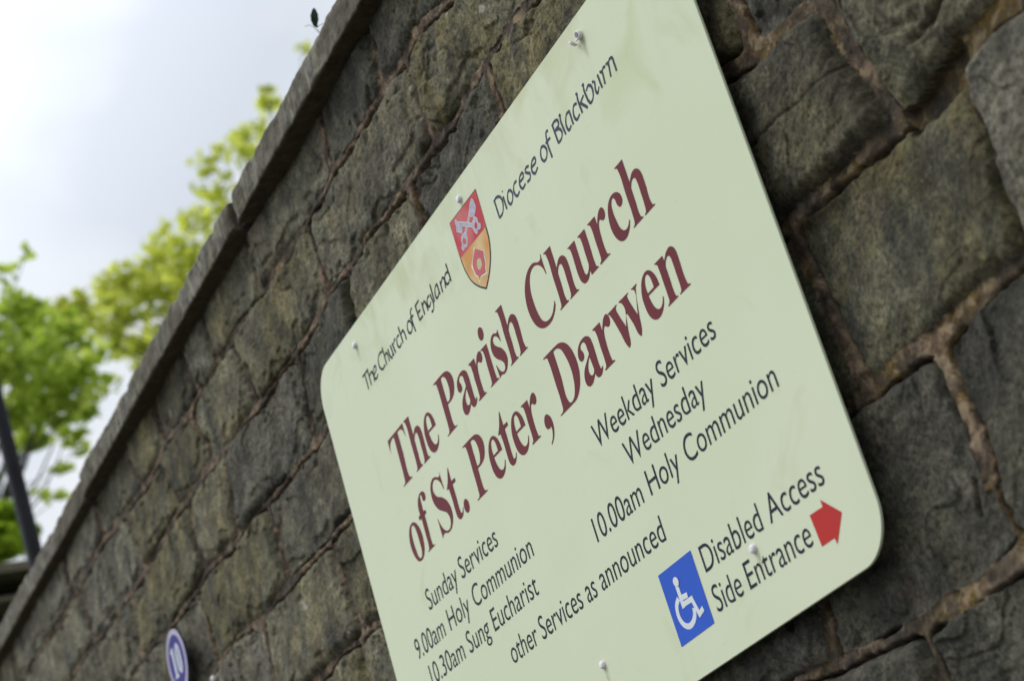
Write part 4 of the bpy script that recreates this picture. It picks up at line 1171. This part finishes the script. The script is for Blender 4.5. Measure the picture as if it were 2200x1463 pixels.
# ------------------------------------------------------------------ sprig growing out of the coping
sprig = thing("wall_sprig", "small dark green sprig with a single large leaf growing on top of the coping", "plant", (-3.045, 1.56, 3.52))
def stem(pts, r):
    bm = bmesh.new()
    c = [Vector(p) for p in pts]
    tube(bm, c, [r * (1 - 0.5 * i / (len(c) - 1)) for i in range(len(c))], 6)
    link("stem", bm_mesh("stem", bm), M_STEM, sprig, smooth=True)
stem([(-3.010, 1.56, 3.515), (-3.012, 1.553, 3.555), (-3.020, 1.545, 3.582), (-3.040, 1.537, 3.590), (-3.066, 1.531, 3.600)], 0.0012)
stem([(-3.072, 1.55, 3.515), (-3.073, 1.545, 3.555), (-3.073, 1.540, 3.575), (-3.078, 1.534, 3.594), (-3.088, 1.532, 3.612), (-3.102, 1.531, 3.626), (-3.121, 1.53, 3.635)], 0.0010)
stem([(-3.071, 1.548, 3.545), (-3.074, 1.54, 3.575), (-3.076, 1.533, 3.600)], 0.0008)
def leaf(base, tip, width, bend, name="leaf"):
    b, t = Vector(base), Vector(tip)
    ax = (t - b); L = ax.length; ax.normalize()
    side = ax.cross(Vector((0.8, -0.5, -0.3))).normalized()
    nr_ = side.cross(ax)
    V, F = [], []
    n = 9
    for i in range(n):
        s = i / (n - 1)
        w = width * math.sin(math.pi * min(1, s * 0.93 + 0.04)) ** 0.75 * (1 + 0.12 * (i % 2))
        m = b + ax * L * s + nr_ * bend * math.sin(math.pi * s)
        V += [m - side * w + nr_ * 0.10 * w, m, m + side * w + nr_ * 0.10 * w]
    for i in range(n - 1):
        F += [(3 * i, 3 * i + 1, 3 * i + 4, 3 * i + 3), (3 * i + 1, 3 * i + 2, 3 * i + 5, 3 * i + 4)]
    link(name, mesh_from(name, V, F), M_SPRIG, sprig, smooth=True)
leaf((-3.0765, 1.53, 3.604), (-3.0605, 1.53, 3.6365), 0.0072, 0.002)
leaf((-3.075, 1.532, 3.605), (-3.063, 1.528, 3.594), 0.0028, 0.001)

# ------------------------------------------------------------------ post behind the wall
PD = Vector((-0.0096, -0.0350, 0.9993))
pb = Vector((-7.852, 2.043, 4.334))
post = thing("metal_post", "slim dark grey post rising behind the coping at the far left", "post", tuple(pb + PD * ((2.4 - pb.z) / PD.z)))
bm = bmesh.new()
b0 = pb + PD * ((2.4 - pb.z) / PD.z)
tube(bm, [b0 + PD * k for k in (0, 1.0, 2.0, 3.0, 4.0, 5.2)], [0.034, 0.0335, 0.033, 0.032, 0.031, 0.029], 20)
link("shaft", bm_mesh("shaft", bm), M_POST, post, smooth=True)
bm = bmesh.new()
tube(bm, [b0 + PD * k for k in (5.2, 5.24, 5.28)], [0.045, 0.045, 0.012], 20)
link("finial", bm_mesh("finial", bm), M_POST, post)
bm = bmesh.new()
tube(bm, [b0 + PD * k for k in (0.0, 0.25, 0.28)], [0.065, 0.060, 0.04], 20)
link("base_sleeve", bm_mesh("base_sleeve", bm), M_POST, post)

# ------------------------------------------------------------------ flat-roofed stone outbuilding beyond the end of the wall
hall = thing("stone_outbuilding", "low stone outbuilding with a projecting flat coping, just showing at the lower left edge", "building", (-10.8, 6.0, 2.4))
bm = bmesh.new(); box(bm, (-12.4, 2.0, 2.4), (-10.05, 9.0, 4.79)); link("wall", bm_mesh("wall", bm), M_HALL, hall)
bm = bmesh.new(); box(bm, (-12.55, 1.9, 4.815), (-9.70, 9.1, 4.862)); link("parapet_coping", bm_mesh("parapet_coping", bm), M_HALL_COPE, hall)
bm = bmesh.new(); box(bm, (-12.5, 1.95, 4.79), (-9.95, 9.05, 4.815)); link("bed_course", bm_mesh("bed_course", bm), M_HALL, hall)
bm = bmesh.new(); box(bm, (-10.05, 1.98, 4.70), (-9.80, 9.02, 4.725)); link("string_course", bm_mesh("string_course", bm), M_HALL_COPE, hall)
for k in range(3):
    y = 2.5 + 2.2 * k
    bm = bmesh.new(); box(bm, (-10.05, y, 3.2), (-10.03, y + 1.0, 4.5)); w_ = link("window", bm_mesh("window", bm), M_GLASS_DARK, hall)
    bm = bmesh.new()
    for lo, hi in (((-10.05, y - 0.08, 3.12), (-10.0, y + 1.08, 3.197)), ((-10.05, y - 0.08, 4.503), (-10.0, y + 1.08, 4.58)), ((-10.05, y - 0.08, 3.2), (-10.0, y - 0.003, 4.5)), ((-10.05, y + 1.003, 3.2), (-10.0, y + 1.08, 4.5))):
        box(bm, lo, hi)
    link("frame", bm_mesh("frame", bm), M_HALL_COPE, w_)

# ------------------------------------------------------------------ trees
def leaves(name, clumps, size, mat, parent, seed, flat=0.55):
    """clumps: (x, y, z, radius, count); small folded leaves, facing every way but mostly upwards"""
    rs = np.random.RandomState(seed)
    P, SH, SZ = [], [], []
    for (x, y, z, r, n) in clumps:
        d_ = rs.normal(size=(n, 3)); d_ /= np.linalg.norm(d_, axis=1)[:, None]
        rad = r * rs.uniform(0.05, 1, (n, 1)) ** 0.5
        P.append(np.array([x, y, z]) + d_ * rad * np.array([1, 1, 0.8]))
        SH.append(np.clip(rs.normal(0.5, 0.25, n) + rs.normal(0, 0.12), 0, 1))
        SZ.append(rs.uniform(0.65, 1.25, n) * size)
    P = np.concatenate(P); SH = np.concatenate(SH); SZ = np.concatenate(SZ)
    n = len(P)
    nrm = rs.normal(size=(n, 3)); nrm[:, 2] = np.abs(nrm[:, 2]) + flat; nrm /= np.linalg.norm(nrm, axis=1)[:, None]
    t = np.cross(nrm, rs.normal(size=(n, 3))); t /= np.linalg.norm(t, axis=1)[:, None]
    b_ = np.cross(nrm, t)
    L = SZ[:, None]; Wd = L * 0.42
    a = P - t * L * 0.5; m1 = P + b_ * Wd - nrm * Wd * 0.25 + t * L * 0.05; m2 = P - b_ * Wd - nrm * Wd * 0.25 + t * L * 0.05; e_ = P + t * L * 0.55; mid_ = P + nrm * 0.02 * L
    V = np.stack([a, m1, e_, m2], 1).reshape(-1, 3)
    q_ = np.arange(n * 4).reshape(n, 4)
    me = big_mesh(name, V, q_)
    me.polygons.foreach_set("use_smooth", np.zeros(n, dtype=bool))
    at_ = me.attributes.new("shade", 'FLOAT', 'POINT')
    at_.data.foreach_set("value", np.repeat(SH, 4).astype(np.float32))
    return link(name, me, mat, parent)

def tree(label, base, clumps, leaf_size, mat, trunk_r, seed, name="broadleaf_tree", cat="tree"):
    o = thing(name, label, cat, base)
    cl = np.array([c[:3] for c in clumps])
    ctr = cl.mean(0)
    rs = random.Random(seed)
    bm = bmesh.new()
    fork = Vector((base[0] * 0.6 + ctr[0] * 0.4, base[1] * 0.6 + ctr[1] * 0.4, base[2] + (ctr[2] - base[2]) * 0.72))
    b0_ = Vector(base)
    tube(bm, [b0_ - Vector((0, 0, 0.2)), b0_ + (fork - b0_) * 0.35 + Vector((0.05, 0, 0)), b0_ + (fork - b0_) * 0.7 - Vector((0.04, 0, 0)), fork],
         [trunk_r * 1.25, trunk_r, trunk_r * 0.85, trunk_r * 0.7], 12)
    link("trunk", bm_mesh("trunk", bm), M_BARK, o, smooth=True)
    bm = bmesh.new()
    for i, c in enumerate(clumps):
        tip = Vector(c[:3])
        mid_ = fork.lerp(tip, 0.5) + Vector((rs.uniform(-.2, .2), rs.uniform(-.2, .2), rs.uniform(0.0, .35)))
        r0 = trunk_r * 0.18 * (c[3] / 0.5 + 0.4)
        tube(bm, [fork - Vector((0, 0, 0.1)), fork.lerp(mid_, 0.55) + Vector((0, 0, 0.08)), mid_, mid_.lerp(tip, 0.6), tip + Vector((0, 0, c[3] * 0.4))], [r0, r0 * 0.7, r0 * 0.45, r0 * 0.22, 0.004], 6)
    link("limbs", bm_mesh("limbs", bm), M_BARK, o, smooth=True)
    leaves("crown", clumps, leaf_size, mat, o, seed)
    return o

TREE_A = [(-14.72, 4.16, 8.51, 0.23, 151), (-15.39, 4.64, 8.69, 0.24, 151), (-13.72, 3.84, 8.2, 0.16, 59), (-14.56, 4.16, 8.11, 0.26, 205), (-14.2, 4.28, 7.81, 0.22, 151), (-14.14, 3.79, 7.91, 0.25, 205), (-14.42, 4.12, 7.69, 0.27, 236), (-14.86, 3.98, 7.83, 0.22, 151), (-14.89, 4.5, 7.78, 0.14, 60), (-15.38, 4.18, 7.79, 0.16, 74), (-15.03, 4.39, 7.65, 0.15, 47), (-15.78, 4.47, 7.65, 0.1, 14), (-14.56, 4.31, 7.33, 0.09, 10), (-16.24, 4.21, 8.07, 0.14, 30), (-14.33, 3.89, 6.91, 0.08, 7), (-15.83, 4.06, 7.71, 0.09, 8), (-15.23, 4.26, 7.21, 0.06, 6), (-14.9, 4.11, 9.03, 0.15, 23), (-13.85, 4.03, 8.67, 0.09, 6), (-14.31, 3.62, 8.32, 0.33, 340), (-15.91, 3.88, 8.53, 0.36, 340), (-16.48, 3.9, 8.31, 0.33, 268), (-14.72, 3.33, 8.31, 0.37, 420), (-15.82, 3.44, 8.24, 0.36, 340), (-15.7, 3.86, 9.47, 0.28, 123), (-15.82, 4.98, 8.67, 0.18, 51), (-14.06, 4.43, 7.61, 0.13, 25)]
TREE_B = [(-20.46, 6.67, 11.56, 0.17, 23), (-18.82, 6.42, 10.82, 0.25, 95), (-20.65, 7.41, 11.86, 0.27, 95), (-20.42, 7.08, 11.36, 0.32, 136), (-20.24, 7.36, 11.36, 0.32, 136), (-20.16, 6.73, 11.03, 0.26, 85), (-19.77, 6.28, 10.82, 0.2, 36), (-20.79, 7.57, 12.17, 0.22, 42), (-19.54, 7.36, 11.52, 0.23, 76), (-19.52, 7.36, 11.22, 0.26, 95), (-20.68, 7.65, 12.36, 0.15, 14), (-20.2, 7.88, 12.19, 0.24, 61), (-18.59, 7.51, 11.56, 0.2, 36), (-19.94, 7.93, 12.48, 0.14, 7), (-18.61, 7.52, 12.01, 0.16, 27), (-20.67, 8.59, 13.3, 0.16, 17), (-21.04, 8.39, 13.44, 0.13, 6), (-19.5, 8.28, 12.82, 0.14, 10), (-20.68, 9.01, 13.55, 0.22, 49), (-17.83, 7.94, 12.07, 0.12, 11), (-19.2, 8.72, 13.11, 0.16, 37), (-17.59, 8.0, 12.29, 0.09, 7), (-19.32, 8.27, 12.52, 0.21, 42), (-17.36, 8.41, 12.64, 0.08, 6), (-18.44, 7.61, 11.7, 0.15, 13), (-21.28, 7.24, 11.17, 0.28, 76), (-19.93, 6.52, 10.53, 0.18, 27), (-19.34, 6.06, 10.82, 0.19, 43), (-19.84, 5.98, 11.02, 0.18, 29), (-20.22, 6.6, 11.21, 0.21, 60), (-20.83, 6.45, 11.27, 0.22, 48), (-19.79, 6.41, 10.65, 0.2, 42), (-19.96, 9.01, 12.86, 0.39, 186), (-19.79, 8.46, 12.05, 0.49, 307), (-20.25, 8.11, 11.66, 0.49, 307), (-20.18, 7.58, 10.95, 0.48, 307), (-20.19, 9.54, 13.48, 0.29, 95), (-21.22, 7.36, 11.01, 0.38, 186)]
SHRUB = [(-13.31, 3.33, 6.4, 0.13, 176), (-13.45, 3.44, 6.32, 0.12, 135), (-13.19, 3.22, 6.18, 0.16, 322), (-13.34, 3.13, 6.37, 0.2, 331), (-13.61, 3.51, 6.27, 0.07, 36), (-13.68, 3.06, 6.41, 0.23, 450)]
tree("young yellow-green broadleaf tree behind the dark post at the left edge", (-15.83, 3.05, 2.4), TREE_A, 0.105, M_LEAF_A, 0.16, 3)
tree("taller olive-yellow tree whose sparse crown rises along the coping", (-20.47, 9.35, 2.4), TREE_B, 0.13, M_LEAF_B, 0.22, 4)
tree("darker green shrub below the trees, beside the foot of the post", (-13.42, 3.29, 2.4), SHRUB, 0.10, M_LEAF_C, 0.07, 5, "shrub", "shrub")

# ------------------------------------------------------------------ ground
def sheet(name, lo, hi, z, mat):
    o = link(name, mesh_from(name, [(lo[0], lo[1], z), (hi[0], lo[1], z), (hi[0], hi[1], z), (lo[0], hi[1], z)], [(0, 1, 2, 3)]), mat)
    o["kind"] = "structure"
    return o
sheet("ground", (-600, -600), (600, 600), -0.13, M_ROAD)
sheet("road", (-300, -8.2), (300, -1.6), -0.126, M_ROAD)
bm = bmesh.new(); box(bm, (-300, -1.45, -0.14), (300, 1.56, 0.0)); o_ = link("pavement", bm_mesh("pavement", bm), M_PAVE); o_["kind"] = "structure"
bm = bmesh.new(); box(bm, (-300, -1.6, -0.14), (300, -1.454, 0.006)); o_ = link("kerb", bm_mesh("kerb", bm), M_KERB); o_["kind"] = "structure"
bm = bmesh.new(); box(bm, (-300, 1.87, -0.14), (300, 300, 2.4)); o_ = link("churchyard_ground", bm_mesh("churchyard_ground", bm), M_GRASS); o_["kind"] = "structure"
